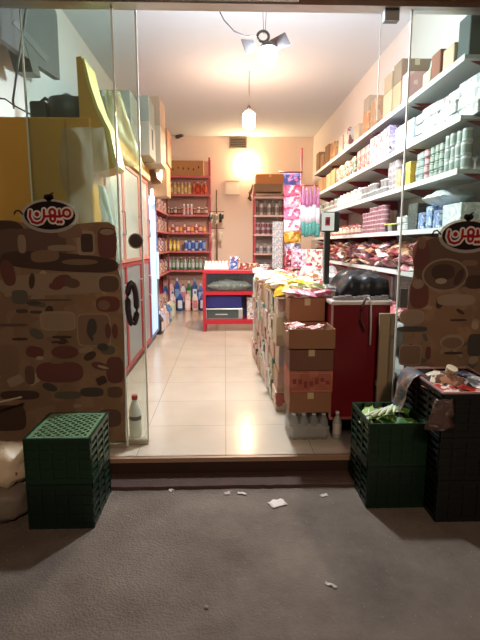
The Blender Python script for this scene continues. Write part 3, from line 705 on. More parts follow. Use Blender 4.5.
# things on the counter top: egg tray, boxes
q = thing('egg_tray', 'white tray of eggs on the end of the red counter', 'egg tray', (-.14, y0+.2, H+.001))
MB().box(-.2, .2, -.14, .14, 0, .05, 0, .01).box(-.19, .19, -.13, .13, .05, .09, 0, .01).obj('tray', M('E6E8E0', .6), q)
for i in range(7):
    for j in range(3):
        MB().lathe([(.004, 0), (.017, .008), (.022, .024), (.017, .044), (.005, .054)], (-.165+i*.055, -.09+j*.09, .085), 10).obj('egg', M('F4F2EA', .5), q)
for k, (x, w, h, c, nm) in enumerate(((.14, .13, .14, ('2E4E9E', 'D8E0F0', '7A98D0'), 'blue and white'), (.30, .16, .11, ('A04038', 'E8C8B8', '5A2828'), 'dark red'), (.47, .15, .10, ('A07050', 'E0C8A8', '704030'), 'brown'), (.63, .14, .08, ('B0B8C0', '586880', 'E8E8E8'), 'pale grey'))):
    place(packet(w, .2, h, *c), 'packet', (x, y0+.22, H+.001), nm+' box on the red counter beside the eggs', 'box')
place(packet(.16, .18, .07, '3858A0', 'E8E8F0', 'A03838'), 'packet', (.16, y0+.22, H+.142), 'flat blue packet lying on the blue and white counter box', 'box')
# wire rack with goods beside back shelf
t = thing('wire_rack', 'thin dark pole rack with small goods beside the bottle shelf', 'rack', (-.17, 10.5, 0))
MB().tube([(0, 0, 0), (0, 0, 2.55)], .014, 8).obj('pole', M('5A4038', .4, .4), t)
MB().lathe([(.16, 0), (.16, .01), (.02, .025)], n=18).obj('base', M('5A4038', .4, .4), t)
b = MB(); b.tube([(-.18, 0, 2.1), (.16, 0, 2.1)], .008); b.tube([(-.18, 0, 1.75), (.16, 0, 1.75)], .008); b.obj('crossbar', M('4A3830', .4, .4), t)
for k, (x, z, c, nm) in enumerate(((-.13, 1.92, '3C2A26', 'dark brown'), (-.02, 1.9, '8A8470', 'grey green'), (.1, 1.92, '2E2422', 'black'), (-.1, 1.5, 'C8A080', 'tan'), (.08, 1.52, 'D8C8B0', 'cream'))):
    place(bag(.10, .20, .05, c, 'E8DCC8', c, k), 'snack_bag', (-.17+x, 10.46, z+.05), nm+' snack bag hanging on the thin pole rack', 'snack bag', None, (R(90), 0, 0))

# ================================================================== RED SHELF ON THE BACK WALL, RIGHT OF THE AISLE
X0, X1 = .62, 1.30
shelf_unit('red shelf unit with silver tins on the back wall beside the hanging snack strips', X0, X1, 10.36, WB-.01, [.3, .8, 1.22, 1.62, 2.02, 2.40], 2.5, REDS, [M('B9B0A8', .6), M('D8B8B0', .45)], 'y-', backm=M('B5A8A0', .7))
for z, c, nm, sh in ((2.02, ('8A8078', 'D8D0C8', '5A4038'), 'grey brown bottle on the upper level of the back wall shelf', .30), (1.22, ('A8A8B0', 'D8D8D8', '605058'), 'short grey bottle on the middle of the back wall shelf', .2), (.8, ('B08078', 'E8E0D8', '704848'), 'dusky bottle low on the back wall shelf', .22)):
    rowx([bottle(.036, sh, c[0], c[1], c[2]), bottle(.036, sh*.93, c[1], c[2], c[0])], 'bottle', z+e, .70, 1.22, .082, 10.46, nm, 'bottle', nm)
rowx([tin(.05, .12, 'B8B8C0', 'D8D8D8', '8A5058')], 'tin', 1.62+e, .71, 1.20, .112, 10.47, 'silver tin stacked in two layers on the back wall shelf', 'tin', 'silver tins on back wall shelf', stack=2, sh=.121)
carton(.92, 10.56, 2.505, .60, .36, .16, '9A7A60', 'grey brown carton on top of the silver tin shelf', tape=None)
carton(.96, 10.56, 2.667, .60, .34, .20, 'D08A50', 'orange brown carton topmost on the silver tin shelf', tape='E0B080', flaps=True)
carton(1.42, 10.5, 2.2, .2, .3, .45, 'C9B08E', 'tall beige carton in the back corner above the shelves', tape=None) if False else None
g = at(249, 190, 10.2)
q = thing('hanging_scoop', 'dark curved scoop hanging at the corner of the back wall shelf', 'scoop', (X0-.03, 10.33, 2.45))
MB().tube([(0, 0, .2), (-.02, 0, .1), (-.06, 0, .02), (-.07, 0, -.08), (-.03, 0, -.14)], [.012, .02, .035, .045, .015], 8).obj('scoop', M('7A4A30', .5), q)

# ================================================================== RIGHT WALL SHELVING
SX = 1.55; LV = [.25, .70, 1.17, 1.52, 1.90, 2.24, 2.61]
bays = [3.26, 4.30, 5.38, 6.46, 7.54, 8.62]
bl = ['wall shelving bay just inside the glass with shrink-wrapped packs', 'second wall shelving bay from the glass, with the stacked pale tins', 'third wall shelving bay from the glass, behind the till screen', 'fourth wall shelving bay from the glass, holding small tubs', 'last wall shelving bay, beside the back wall shelf']
WH = M('D9DAD6', .45)
for i in range(5):
    t = shelf_unit(bl[i], SX, WR-.01, bays[i]+.002, bays[i+1]-.002, LV, 2.66, M('B9BDBA', .45) if i < 3 else M('A84A50', .45), [M('AEB2AE', .5), WH], 'x-', .03, True, backm=M('A8A6A0', .7) if i < 2 else M('A08C86', .6))
    hx = (WR-.01-SX)/2; hy = (bays[i+1]-bays[i])/2
    for z in LV[2:]:
        for sy in (-1, 1):
            yy = sy*(hy-.045)
            MB().prism([(hx-.02, yy, z-.026), (-hx+.06, yy, z-.026), (hx-.02, yy, z-.13)], (0, .006, 0)).obj('bracket', M('8A2E36', .5), t)

xf = SX+.09
# level 7 (top): cartons
zz = LV[6]+e
TOP = [(3.36, .16, .26, '4F5A54', 'dark grey green carton on the top wall shelf at the glass', None), (3.58, .17, .16, 'C9B896', 'cream carton on the top wall shelf by the dark one', 'CFC7A8'),
       (3.79, .15, .20, '96604A', 'reddish brown carton on the top wall shelf', None), (3.95, .14, .12, 'D0C4A8', 'low cream carton on the top wall shelf beside the reddish one', None),
       (4.42, .13, .26, 'D8A8A0', 'pink box standing on the top wall shelf', 'F0D0C8'),
       (4.62, .20, .24, 'B8A07A', 'tan carton pile on top wall shelf, lower box by the pink one', None), (4.62, .20, .18, '8A7860', 'olive brown carton on the upper layer by the pink box', None),
       (4.88, .24, .24, 'C9B490', 'beige carton on the top wall shelf, lower box after the tan pile', None), (4.88, .22, .16, 'B09A78', 'beige carton on the upper layer after the tan pile', None),
       (5.30, .26, .30, 'B08A66', 'brown carton on the top wall shelf above the pet food boxes', 'C9A080'), (5.60, .22, .24, 'C98A60', 'orange brown carton on the top wall shelf', 'E0B080'), (5.60, .20, .16, 'B09C84', 'taupe carton lying on the orange brown one', None),
       (5.98, .20, .20, 'D0B898', 'small beige carton on the top wall shelf past the orange one', None), (6.45, .26, .26, 'D8CCC0', 'white printed carton on the top wall shelf', '8A5A58'), (6.78, .24, .24, 'C9BCA8', 'off-white carton on top wall shelf near the brown cartons', None),
       (7.30, .30, .26, 'A07850', 'mid brown carton on the top wall shelf toward the back', 'C9A070'), (7.68, .26, .30, '8E6A48', 'dark brown carton on the top wall shelf toward the back', None), (8.05, .26, .22, 'B08A5C', 'ochre carton near the end of the top wall shelf', None), (8.42, .24, .32, '9A7450', 'brown carton at the very end of the top wall shelf', None)]
last = {}
for (y, d, h, c, lab, bt) in TOP:
    z = last.get(y, zz); carton(SX+.17, y, z, .28, d, h, c, lab, blot=bt, tape='C8B898' if d > .16 else None); last[y] = z+h+.002
place(bag(.26, .34, .13, 'A9B8AA', 'C9D4C8', '8FA096', 2), 'plastic_bag', (SX+.15, 4.18, zz+.16), 'greenish bag standing on the top wall shelf before the pink box', 'bag', None, (R(90), 0, R(90)))
# level 6 : 2.24
zz = LV[5]
rowy([packet(.15, .30, .085, 'BCC2C0', '8A9290', 'DDE2E0'), packet(.15, .30, .07, 'C4C6C4', '9A8488', 'E0E2E0')], 'shrink_pack', zz, 3.36, 4.26, .16, xf+.08, 'flat white shrink-wrapped pack stacked on the second shelf from the top', 'shrink pack', 'white shrink packs', rz=0, stack=3, sh=.086, sjit=1)
for y in (): pass
for k, y in enumerate((4.44, 4.62)):
    place(packet(.14, .28, .14, 'B8D4E8', 'E8F0F4', '88A8C8'), 'packet', (xf+.06, y, zz+e), 'pale blue pack beside the pet food boxes', 'packet', 'pale blue packs'); place(packet(.14, .28, .10, 'DCE6EC', 'B8C8D8', 'F0F2F0'), 'packet', (xf+.06, y, zz+e+.141), 'whitish pack lying on the pale blue packs', 'packet', 'whitish packs over the blue')
rowy([packet(.20, .12, .28, '9A8CAC', '5A3E34', 'CCC4D4')], 'pet_food_box', zz, 4.84, 5.28, .215, xf, 'lilac box printed with a brown animal shape on the upper wall shelf', 'box', 'lilac printed boxes')
rowy([packet(.16, .12, .24, 'B87474', 'DCC4BC', '8A3838')], 'packet', zz, 5.48, 5.9, .17, xf, 'pink red box on the upper wall shelf past the lilac ones', 'packet', 'pink red boxes')
rowy([packet(.15, .12, .22, '5A8A60', 'E8E8E0', '2E3A34'), packet(.15, .12, .20, 'E0DCD4', '806058', '3A4A44')], 'packet', zz, 6.06, 6.9, .165, xf, 'green and white box on the upper wall shelf', 'packet', 'green and white boxes')
for k, y in enumerate((7.2, 7.52, 7.84, 8.16, 8.46)):
    carton(SX+.16, y, zz+e, .26, .27, .24-.02*(k % 3), ('B08E62', 'C0A078', '9A7650', 'B8966C', 'A8845C')[k], ('tan', 'light beige', 'dark tan', 'sandy', 'ochre')[k]+' carton on the second highest shelf toward the back', tape=None)
# level 5 : 1.90
zz = LV[4]
rowy([tin(.036, .09, 'B8C0BC', 'D0D4D0', '88968E')], 'tin', zz, 3.34, 3.60, .08, xf, 'white lidded tin in the column by the glass', 'tin', 'white tins near the glass', stack=3, sh=.091)
rowy([tin(.036, .06, '4A6654', 'B8BCB8', '98A498')], 'tin', zz, 3.68, 3.86, .08, xf, 'green tin in the columns on the third shelf', 'tin', 'green tins third shelf', stack=4, sh=.061)
rowy([tin(.036, .06, '94404C', 'B8BCB8', 'C0A0A0')], 'tin', zz, 3.94, 3.96, .08, xf, 'red tin in the column on the third shelf', 'tin', 'red tins third shelf', stack=4, sh=.061)
rowy([tin(.036, .06, '6A7A78', 'B8BCB8', 'A0AAA6')], 'tin', zz, 4.03, 4.14, .08, xf, 'grey tin in the columns beside the yellow box', 'tin', 'grey tins third shelf', stack=4, sh=.061)
place(packet(.10, .12, .20, 'E0B840', 'E8C860', 'D0A030'), 'packet', (xf, 4.24, zz+e), 'yellow box on the third shelf, right behind the glass edge', 'packet', None, (0, 0, R(90)))
place(packet(.07, .12, .20, '8098B0', 'A8B8C8', 'E0E4E8'), 'packet', (xf, 4.35, zz+e), 'blue grey box between the yellow and orange boxes', 'packet', None, (0, 0, R(90)))
place(packet(.12, .12, .17, 'D89060', 'F0C090', 'C07050'), 'packet', (xf, 4.47, zz+e), 'orange box on the third shelf beside the glass edge', 'packet', None, (0, 0, R(90)))
rowy([tin(.042, .055, 'B0ACA8', 'D0D0CC', '847C7C')], 'tin', zz, 4.60, 4.86, .09, xf, 'pale flat tin in the tall columns on the third shelf', 'tin', 'pale flat tins third shelf', stack=5, sh=.056)
rowy([tub(.038, .075, 'B8B8B4', 'DCDCD8')], 'tub', zz, 4.95, 5.75, .088, xf, 'white tub stacked two high on the third shelf', 'tub', 'white tubs third shelf', stack=2, sh=.076, sjit=1)
rowy([jar(.042, .17, 'A4ACA0', 'D0D4D0', 'CCD0C8'), jar(.042, .15, 'B4B8B4', 'A8B0A8', 'D4D4D0')], 'jar', zz, 5.86, 6.95, .095, xf, 'clear glass jar with whitish contents on the third shelf', 'jar', 'glass jars third shelf')
rowy([tin(.045, .075, '98A8A0', 'D8DCD8', '788880'), tin(.045, .075, 'B0A8A0', 'D8DCD8', '806868')], 'tin', zz, 7.08, 8.5, .10, xf, 'grey green tin near the end of the third shelf', 'tin', 'grey green tins far end', stack=2, sh=.076, sjit=1)
# level 4 : 1.52
zz = LV[3]
place(packet(.2, .28, .16, 'C8D4D4', 'E8EEEE', 'B0C0C0'), 'packet', (xf+.06, 3.42, zz+e), 'whitish pack on the fourth shelf behind the badge', 'packet')
rowy([packet(.13, .2, .13, '5878A8', '88A0C8', 'D8E0E8'), packet(.13, .2, .17, '7898C0', 'C8D8E8', '405880')], 'packet', zz, 3.62, 4.02, .138, xf+.04, 'blue box on the fourth shelf above the printed film', 'packet', 'blue boxes fourth shelf')
place(bag(.30, .34, .12, 'DCE4DE', 'C0CCC4', 'F0F2F0', 1), 'tissue_bag', (xf+.08, 3.74, zz+.178), 'white bag lying on top of the blue boxes', 'bag', None, (0, 0, R(5)))
place(packet(.12, .2, .22, '3E4A48', '56625E', '2E3634'), 'packet', (xf+.03, 4.16, zz+e), 'dark grey box on the fourth shelf beside the blue boxes', 'packet')
rowy([tin(.036, .065, '98A09C', 'D0D4D0', 'C0C4C0')], 'tin', zz, 4.34, 4.56, .08, xf, 'grey tin on the fourth shelf at the glass edge', 'tin', 'grey tins fourth shelf', stack=2, sh=.066)
rowy([tub(.04, .08, '3A3A34', 'C8CC40'), tub(.04, .08, 'D8DCD8', 'C8CC40')], 'tub', zz, 4.66, 4.84, .09, xf, 'yellow-lidded tub on the fourth shelf', 'tub', 'yellow lidded tubs')
rowy([tin(.043, .045, 'A08084', 'D8CCC8', '8A5A64')], 'tin', zz, 4.96, 5.70, .093, xf, 'flat pinkish tin in the tall stacks on the fourth shelf', 'tin', 'flat pinkish tins', stack=6, sh=.046, sjit=1)
rowy([jar(.042, .11, '8A5A48', 'C8A8A0', 'C8A898'), jar(.042, .13, 'A87A68', '8A3838', 'E0C8B8')], 'jar', zz, 5.84, 7.2, .097, xf, 'brownish jar on the fourth shelf behind the till screen', 'jar', 'brownish jars')
rowy([packet(.15, .14, .17, 'B8A098', '7A4A48', 'E0D8D0'), packet(.15, .14, .14, '9AA898', 'D8D8D0', '5A4A48')], 'packet', zz, 7.36, 8.5, .165, xf, 'mixed printed packet at the end of the fourth shelf', 'packet', 'packets end of fourth shelf')
# level 3 : 1.17 : soft bags in heaps
BAGC = [('pink', 'C88A90', 'F0D8D8', '8A3A48'), ('tan', 'C49C78', 'E0C4A4', '9A6848'), ('plum', '7A5868', 'B89098', '4A3840'), ('rose white', 'DCC8C4', 'B88088', 'F0E8E8'), ('brown', '8A5A44', 'C8A088', '5A3428'), ('red', 'B86068', 'E8C0B8', '884048')]
zz = LV[2]
for lay in range(4):
    y = 3.5+lay*.09
    while y < 8.4:
        nm, a, b_, c_ = BAGC[random.randrange(6)]
        if y > 3.9 or lay < 2:
            place(bag(.24, .34, .075, a, b_, c_, lay % 3), 'snack_bag', (xf+.06+jit(.015), y, zz+e+lay*.058), nm+' packet in the soft heap on the waist-high wall shelf', 'bag', nm+' packets of the waist-high wall shelf', (jit(.25), jit(.2), jit(.7)), (random.uniform(.7, 1.1), random.uniform(.6, 1), random.uniform(.8, 1.3)))
        y += .24+jit(.05)
for k in range(3):
    y = 4.42+k*.13
    place(bottle(.04, .17, 'E05078', 'F0E0E0', 'C83058'), 'bottle', (xf-.045, y, zz+e+.0), 'bright pink bottle on the waist-high shelf at the glass edge', 'bottle', 'bright pink bottles') if False else None
zz = LV[1]
y = 3.5
while y < 8.4:
    nm, a, b_, c_ = BAGC[random.randrange(6)]
    place(bag(.26, .36, .12, a, b_, c_, 1), 'snack_bag', (xf+.05, y, zz+e), nm+' packet on the wall shelf lower than the counter top', 'bag', nm+' packets of the low wall shelf', (0, 0, jit(.2)))
    y += .32

# ================================================================== RED SHOP COUNTER
cx0, cx1, cy0, cy1, CT = .775, 1.20, 3.42, 6.33, 1.0
t = thing('shop_counter', 'long dark red shop counter running back from the doorway', 'counter', ((cx0+cx1)/2, (cy0+cy1)/2, 0))
hx, hy = (cx1-cx0)/2, (cy1-cy0)/2
CR = M('740F1A', .35, var=.15, scale=2)
MB().box(-hx, hx, -hy, hy, .12, CT-.03, 0, .004).obj('body', CR, t)
MB().box(-hx+.03, hx-.03, -hy+.05, hy-.05, 0, .119).obj('plinth', M('1E1412', .7), t)
MB().box(-hx-.01, hx+.01, -hy-.012, hy+.01, CT-.029, CT, 0, .005).obj('worktop', M('D8CFC4', .3), t)
MB().box(-hx-.004, -hx+.008, -hy-.005, -hy+.006, .12, CT-.03).obj('corner_trim', M('C8A8A0', .35, .3), t)
MB().box(-hx, hx, -hy-.006, -hy+.002, .105, .125).obj('bottom_trim', M('C86A60', .4), t)
# narrow beige board standing beside counter
q0 = at(379, 313, 3.36); q1 = at(395, 313, 3.36)
tag(MB().box(q0.x+.0, q1.x, 3.33, 3.36, 0, q0.z, 0, .004).box(q0.x-.006, q1.x+.004, 3.325, 3.365, q0.z*.42, q0.z*.42+.04, 0).obj('wooden_board', M('A08A6A', .6, var=.15, scale=4)), 'narrow beige board standing between the red counter and the glass', 'board')
# scale with pole display
g = at(331, 290, 3.75)
t = thing('weighing_scale', 'silver weighing scale with a customer screen on a tall black pole', 'scale', (.87, 3.85, CT+.001))
MB().box(-.09, .12, -.2, .16, 0, .06, 0, .012).obj('body', M('A8ACA8', .35, .3), t)
MB().box(-.10, .13, -.19, .15, .061, .075, 0, .005).obj('plate', M('C0C4C4', .25, .7), t)
pp = at(327, 262, 4.02)-Vector((.87, 3.85, CT+.001))
ptop = at(327, 230, 4.02).z-CT
MB().box(pp.x-.02, pp.x+.02, .162, .20, 0, ptop).obj('pole', M('24282A', .4), t)
MB().box(pp.x-.03, pp.x-.021, .165, .195, .02, ptop-.02).obj('pole_edge', M('9AA4A6', .3, .4), t)
s0 = at(331, 222, 4.02)-Vector((.87, 3.85, CT+.001))
h = MB().box(s0.x-.08, s0.x+.072, .165, .25, s0.z-.08, s0.z+.085, 0, .01).obj('screen_housing', M('2B3330', .4), t)
MB().box(s0.x-.078, s0.x+.025, .160, .1645, s0.z-.07, s0.z+.075).obj('screen', M('DDEAE4', .3, emit=.45), h)
MB().box(s0.x-.05, s0.x-.01, .157, .1597, s0.z-.03, s0.z+.04).box(s0.x-.04, s0.x-.02, .1565, .1568, s0.z-.015, s0.z+.02, 1).obj('red_emblem', [M('B84A5A', .4), M('6A2838', .4)], h)
# till wrapped in black plastic
def drape(cx, cy, z, w, d, h, mat, name, label, cat, seed):
    nu, nv = 22, 16; vs = []
    for j in range(nv):
        for i in range(nu):
            u, v = i/(nu-1)*2-1, j/(nv-1)*2-1
            f = max(0, 1-max(abs(u)**9, abs(v)**9)); q = noise.noise(Vector((u*3+seed, v*3, seed)))
            ridge = .75+.25*math.tanh((u+.75)*6)
            hh = h*(f**.3)*(.80+.10*v+.16*q)*ridge
            vs.append((u*w/2*(1+.05*q), v*d/2*(1+.05*q), max(.002, hh)))
    fs = [(j*nu+i, j*nu+i+1, (j+1)*nu+i+1, (j+1)*nu+i) for j in range(nv-1) for i in range(nu-1)]
    o = MB().add(vs, fs, 0, True).obj(name, mat, None, (cx, cy, z)); m_ = o.modifiers.new('thick', 'SOLIDIFY'); m_.thickness = .004
    return tag(o, label, cat)
drape(1.035, 3.72, CT+.002, .39, .46, .225, M('141517', .4, bump=.5, bscale=14, spec=.4), 'covered_till', 'till under crumpled shiny black plastic on the counter front', 'till', 2)
b = MB()
for k in range(9): b.box(-.2+k*.045, -.2+k*.045+.04, -.03, .03, 0, .022+.006*(k % 3))
tag(b.obj('counter_tray', M('9A9490', .4, .3, var=.3), None, (.99, 3.47, CT+.002)), 'low grey tray of small things along the front counter edge', 'tray')
place(packet(.12, .16, .13, 'B8C4C8', 'E8ECEC', '607078'), 'packet', (.93, 4.15, CT+.001), 'pale box behind the silver scale', 'box')
# white cable hanging over the counter front
P = [at(368, 297, 3.38), at(371, 302, 3.37), at(371, 320, 3.37), at(370, 345, 3.37)]
tag(MB().tube(P, .007, 6).obj('charging_cable', M('CFC4BC', .4)), 'white cable hanging down the red counter front', 'cable')
P = [at(366, 297, 3.39), at(363, 305, 3.38), at(361, 320, 3.38), at(365, 330, 3.38)]
tag(MB().tube(P, .009, 6).obj('cable_loop', M('5A4038', .5)), 'short dark cable looped beside the white one', 'cable')
# goods on the counter behind the scale: domed jars, bags
for k, (px, py, y, r_) in enumerate(((296, 288, 4.9, .10), (312, 288, 4.9, .09))):
    g = at(px, py, y)
    t = thing('candy_jar', ('wide clear domed candy jar on the counter', 'clear domed candy jar closer to the scale pole')[k], 'jar', (.86+.2*k, y, CT+.001))
    MB().lathe([(r_*.9, 0), (r_, .02), (r_, .12), (r_*.8, .17), (r_*.4, .19)], n=18).obj('jar_body', M('DDE8E4', .1, sheer=.5), t)
    MB().lathe([(r_*.8, .006), (r_*.9, .02), (r_*.9, .1)], n=12).obj('candy', M('D87888', .5, blot='F0E0D0', scale=30), t)
    MB().lathe([(.03, .19), (.035, .205), (.02, .22)], n=10).obj('knob', M('C83848', .4), t)
cnt = [('pink', 'D87A88', 'F4E0E0', 'B83048'), ('white', 'E4E0DC', 'C8A8A8', 'F4F0EC'), ('red', 'B82838', 'F0C8C0', '8A1828'), ('tan', 'C8A080', 'E8D8C0', '8A5838'), ('green', '4A8A78', 'D8E8E0', '2A5A50'), ('lilac', 'A888A8', 'E8E0E8', '684868')]
for k in range(26):
    nm, a, b_, c_ = cnt[k % 6]
    y = 4.45+ (k % 13)*.15; x = .88+(k % 3)*.11; lay = k//13
    if abs(y-4.9) < .14: continue
    place(bag(.17, .22, .07, a, b_, c_, k % 3), 'snack_bag', (x, y, CT+.001+lay*.06), nm+' snack packet heaped on the counter behind the candy jars', 'snack bag', nm+' snack packets on the counter', (jit(.2), jit(.2), jit(1)))
# extra bright packs
for k, (px, py, y, c, nm) in enumerate(((296, 268, 5.6, ('C0A8B8', 'F0E8F0', 'A04868'), 'mauve'), (306, 262, 5.9, ('A85860', 'D8C0C0', '702838'), 'crimson'), (316, 270, 5.4, ('E8D8C8', 'B85848', 'F4F0E8'), 'cream'), (286, 262, 6.2, ('B03048', 'E8D0D8', '601020'), 'dark red'))):
    place(packet(.16, .12, .22, *c), 'packet', (.86+.07*(k % 3), y+.0, CT+.13), nm+' box standing up among the counter snacks', 'box', None, (0, 0, jit(.2)))

# snack strips hanging from a red pole
t = thing('hanging_pole', 'thin red pole rising above the snack strips', 'pole', (1.10, 6.50, 0))
px_ = at(301, 200, 6.5).x
t.location = (px_, 6.50, 0)
MB().tube([(0, 0, 0), (0, 0, at(301, 148, 6.5).z)], .012, 8).obj('pole', M('B02838', .4), t)
MB().tube([(0, -.02, 2.34), (-.30, -.02, 2.34)], .010, 6).obj('arm', M('5A2830', .4), t)
MB().tube([(0, -.02, 2.17), (.22, -.02, 2.17)], .010, 6).obj('arm', M('B02838', .4), t)
MB().lathe([(.14, 0), (.14, .012), (.02, .03)], n=16).obj('base', M('8A2030', .4), t)
seq = [('3A3A78', 'navy topped', ('4A4A80', 'D87090', '8A88C8')), ('', 'hot pink', ('E06A88', 'F8D8E0', 'C84868')), ('', 'pink and white', ('F0B0C4', 'FFFFFF', 'DC6080')), ('', 'rose', ('E888B0', 'F8E8F0', 'C04878')), ('', 'white and red', ('F0E8EC', 'DC6A84', 'FFFFFF')), ('', 'amber', ('D8A030', 'F4D880', 'A86A18')), ('', 'silver', ('A8A8B8', 'E8E8F0', '6A5A78')), ('', 'dark red', ('A82838', 'E8C8C8', '601020'))]
for k, (_, nm, c) in enumerate(seq):
    g = at(291, 180+k*9.6, 6.44); g2 = at(292, 180+k*11.5, 6.44)
    place(bag(.23, .165, .09, *c, k % 3), 'snack_bag', (g2.x, 6.46+jit(.01), g2.z-.0), nm+' snack bag on the strip hanging from the red pole', 'snack bag', None, (R(90), 0, jit(.1)))
# mop heads: pink, white and teal
for k in range(5):
    x = at(303+k*3.6, 220, 6.44).x
    t = thing('plastic_brush', 'pink, white and teal brush in the bunch hanging beside the snack strips', 'brush', (x, 6.44, 1.52+jit(.02)), 0, 'hanging brushes')
    MB().lathe([(.028, 0), (.038, .03), (.036, .15), (.030, .17)], n=10).obj('teal_end', M('5FB0A4', .4, var=.4, scale=30), t)
    MB().lathe([(.030, .171), (.034, .25), (.030, .38)], n=10).obj('white_wrapper', M('E8E0E4', .35), t)
    MB().lathe([(.022, .381), (.026, .45), (.015, .60), (.008, .63)], n=10).obj('pink_end', M('D888B4', .4, var=.4, scale=30), t)
# pale blue roll-down strip
x = at(277.5, 245, 10.3).x
for k in range(6):
    place(packet(.22, .04, .16, 'DCE6F4', 'FFFFFF', 'B0C4E4'), 'sachet', (x, 10.30, .90+.165*k), 'pale blue sachet on the strip hanging before the back wall shelf', 'sachet', 'pale blue sachets on one strip')
tag(MB().tube([(x, 10.328, .90), (x, 10.328, 1.5), (x, 10.328, 2.02)], .004, 5).obj('sachet_string', M('D8C8C0', .5)), 'thin string that carries the pale blue sachets', 'string')

# ================================================================== CARTON STACKS ALONG THE COUNTER
# front stack
t = thing('water_pack', 'shrink-wrapped pack of clear water bottles under the carton stack', 'bottle pack', (.605, 3.43, 0))
for i in range(4):
    for j in range(4):
        MB().lathe([(.030, 0), (.034, .01), (.034, .06), (.032, .07), (.034, .08), (.034, .13), (.016, .175), (.014, .18), (.016, .182), (.016, .205)], (-.108+i*.072, -.108+j*.072, .002), 12, mis=[0]*7+[1, 1]).obj('bottle', [M('B9C0BC', .12, sheer=.45), M('DDE0DC', .4)], t)
w = MB().box(-.15, .15, -.15, .15, .0, .12, 0, .03); w.obj('wrapper', M('E2E0DA', .08, sheer=.5, bump=.8, bscale=12, spec=.9), t)
place(bottle(.034, .20, 'A8A8A0', 'D8D8D0', 'C8C0B4'), 'bottle', (.845-.03, 3.33, 0.0), 'single clear bottle on the floor beside the water pack', 'bottle')
carton(.605, 3.425, .212, .30, .30, .148, '9A6A4A', 'plain brown carton resting directly on the water pack')
carton(.605, 3.425, .362, .31, .31, .158, 'A8604A', 'reddish carton with printed writing above the plain one', prt='8A3A38', tape=None, blot='B87058')
q = [o for o in bpy.data.objects if o.get('label', '').startswith('reddish carton with')][0]
MB().box(-.14, .14, -.1575, -.1555, .012, .016).box(-.14, .14, -.1575, -.1555, .142, .146).obj('print_border', M('C98A78', .6), q)
carton(.605, 3.425, .523, .31, .31, .15, '7E5440', 'dark brown carton just under the open tray of pink sachets')
carton(.605, 3.425, .676, .325, .32, .145, 'A0714F', 'open brown carton tray holding pink sachets', openc=True, flaps=False)
for k in range(7):
    place(bag(.10, .13, .035, 'E0B0A8', 'F4E4DC', 'C07870', k % 3), 'sachet', (.50+.07*(k % 3)+jit(.01), 3.34+.05*(k//3), .775+.012*(k % 4)), 'pinkish sachet in the open carton tray', 'sachet', 'pinkish sachets in the tray', (jit(.4), jit(.4), jit(1.5)))
carton(.65, 3.76, .0, .22, .22, .80, 'B8987A', 'tall plain carton standing behind the front stack', tape=None)
carton(.625, 3.73, .823, .27, .26, .175, '9C6A46', 'brown carton with colourful snack bags heaped on it')
# side columns running back
colp = ['D8CDB8', 'E4DCD0', 'D8B8A8', 'CFC0A4', 'D0DCD0', 'C8A890', 'E0D4C4', 'B89878', 'DCC8C0']
coln = ['cream', 'off-white', 'pale pink', 'sand', 'mint white', 'light brown', 'ivory', 'tan', 'blush']
ys = [4.06, 4.39, 4.72, 5.05, 5.38, 5.71, 6.02]
ords = ['first', 'second', 'third', 'fourth', 'fifth', 'sixth', 'last']
lev = ['bottom', 'second from floor', 'third from floor', 'fourth from floor', 'upper', 'topmost']
for ci, y in enumerate(ys):
    xl = .44-(.09)*(y-3.6)/2.4; z = 0; li = 0; wdt = .755-xl
    hs = [.16+.03*((ci*3+k*5) % 4) for k in range(6)]; tot = sum(hs[:5]); hs = [h*(.97+.02*(ci % 2))/tot for h in hs[:5]]
    for k, h in enumerate(hs):
        i = (ci*4+k*7+ci*k) % 9
        if li == 5: break
        dpt = .315
        xo = xl+.012*((k*7+ci*3) % 3)
        carton((xo+.755)/2, y, z+.001, .755-xo, dpt, h-.002, colp[i], '%s carton in the %s column behind the front stack, %s' % (coln[i], ords[ci], lev[k]), blot=['A86058', '88786A', 'C8A8A0', '5A8A80', 'A8A0A8', '3A3A40'][(ci+k*2) % 6] if (ci+k) % 4 != 3 else None, tape=None, cat='carton')
        z += h; li += 1
# snack bags heaped on the columns
heap = [(4.0, 'E0C030', 'F4E070', 'C89818', 'yellow'), (4.1, 'F0E0C0', 'D8C8A0', 'F8F0E0', 'cream'), (4.3, 'E4D8D0', 'C89890', 'F4ECE8', 'rosy white'), (4.5, 'E0B828', 'F4E070', 'B88818', 'yellow'), (4.75, 'D8A8A0', 'F0E0D8', 'A85858', 'pale red'), (5.0, 'E8E4D8', 'C8B898', 'F8F4EC', 'white'),
        (5.25, 'D8C870', 'F0E8B0', 'B8A048', 'pale yellow'), (5.5, 'E8E0D8', 'D8A0A0', 'F8F4F0', 'white'), (5.75, 'D0D8E0', 'A0A8C0', 'F0F4F8', 'silvery')]
for k, (y, a, b_, c_, nm) in enumerate(heap):
    for s in range(3):
        place(bag(.16, .22, .07, a, b_, c_, (k+s) % 3), 'snack_bag', (.50+.10*s-.012*k, y+jit(.04), .985+.03*((s*2+k) % 3)+.004), nm+' snack bag heaped on the carton columns', 'snack bag', nm+' snack bags on the cartons', (jit(.25), jit(.3), jit(1.2)))
for k in range(7):
    nm, a, b_, c_ = [('pink', 'D890A0', 'F4D8DC', 'B04860'), ('brown', '8A4838', 'D8A890', '5A2820'), ('olive', '8A8440', 'D8D0A0', '5A5A28')][k % 3]
    place(bag(.14, .20, .05, a, b_, c_, k % 3), 'snack_bag', (.53+.035*k, 3.66+.06*(k % 3), 1.0+.02*(k % 3)), nm+' snack bag on the front brown carton', 'snack bag', nm+' snack bags on the front carton', (jit(.3), jit(.3), jit(1.5)))

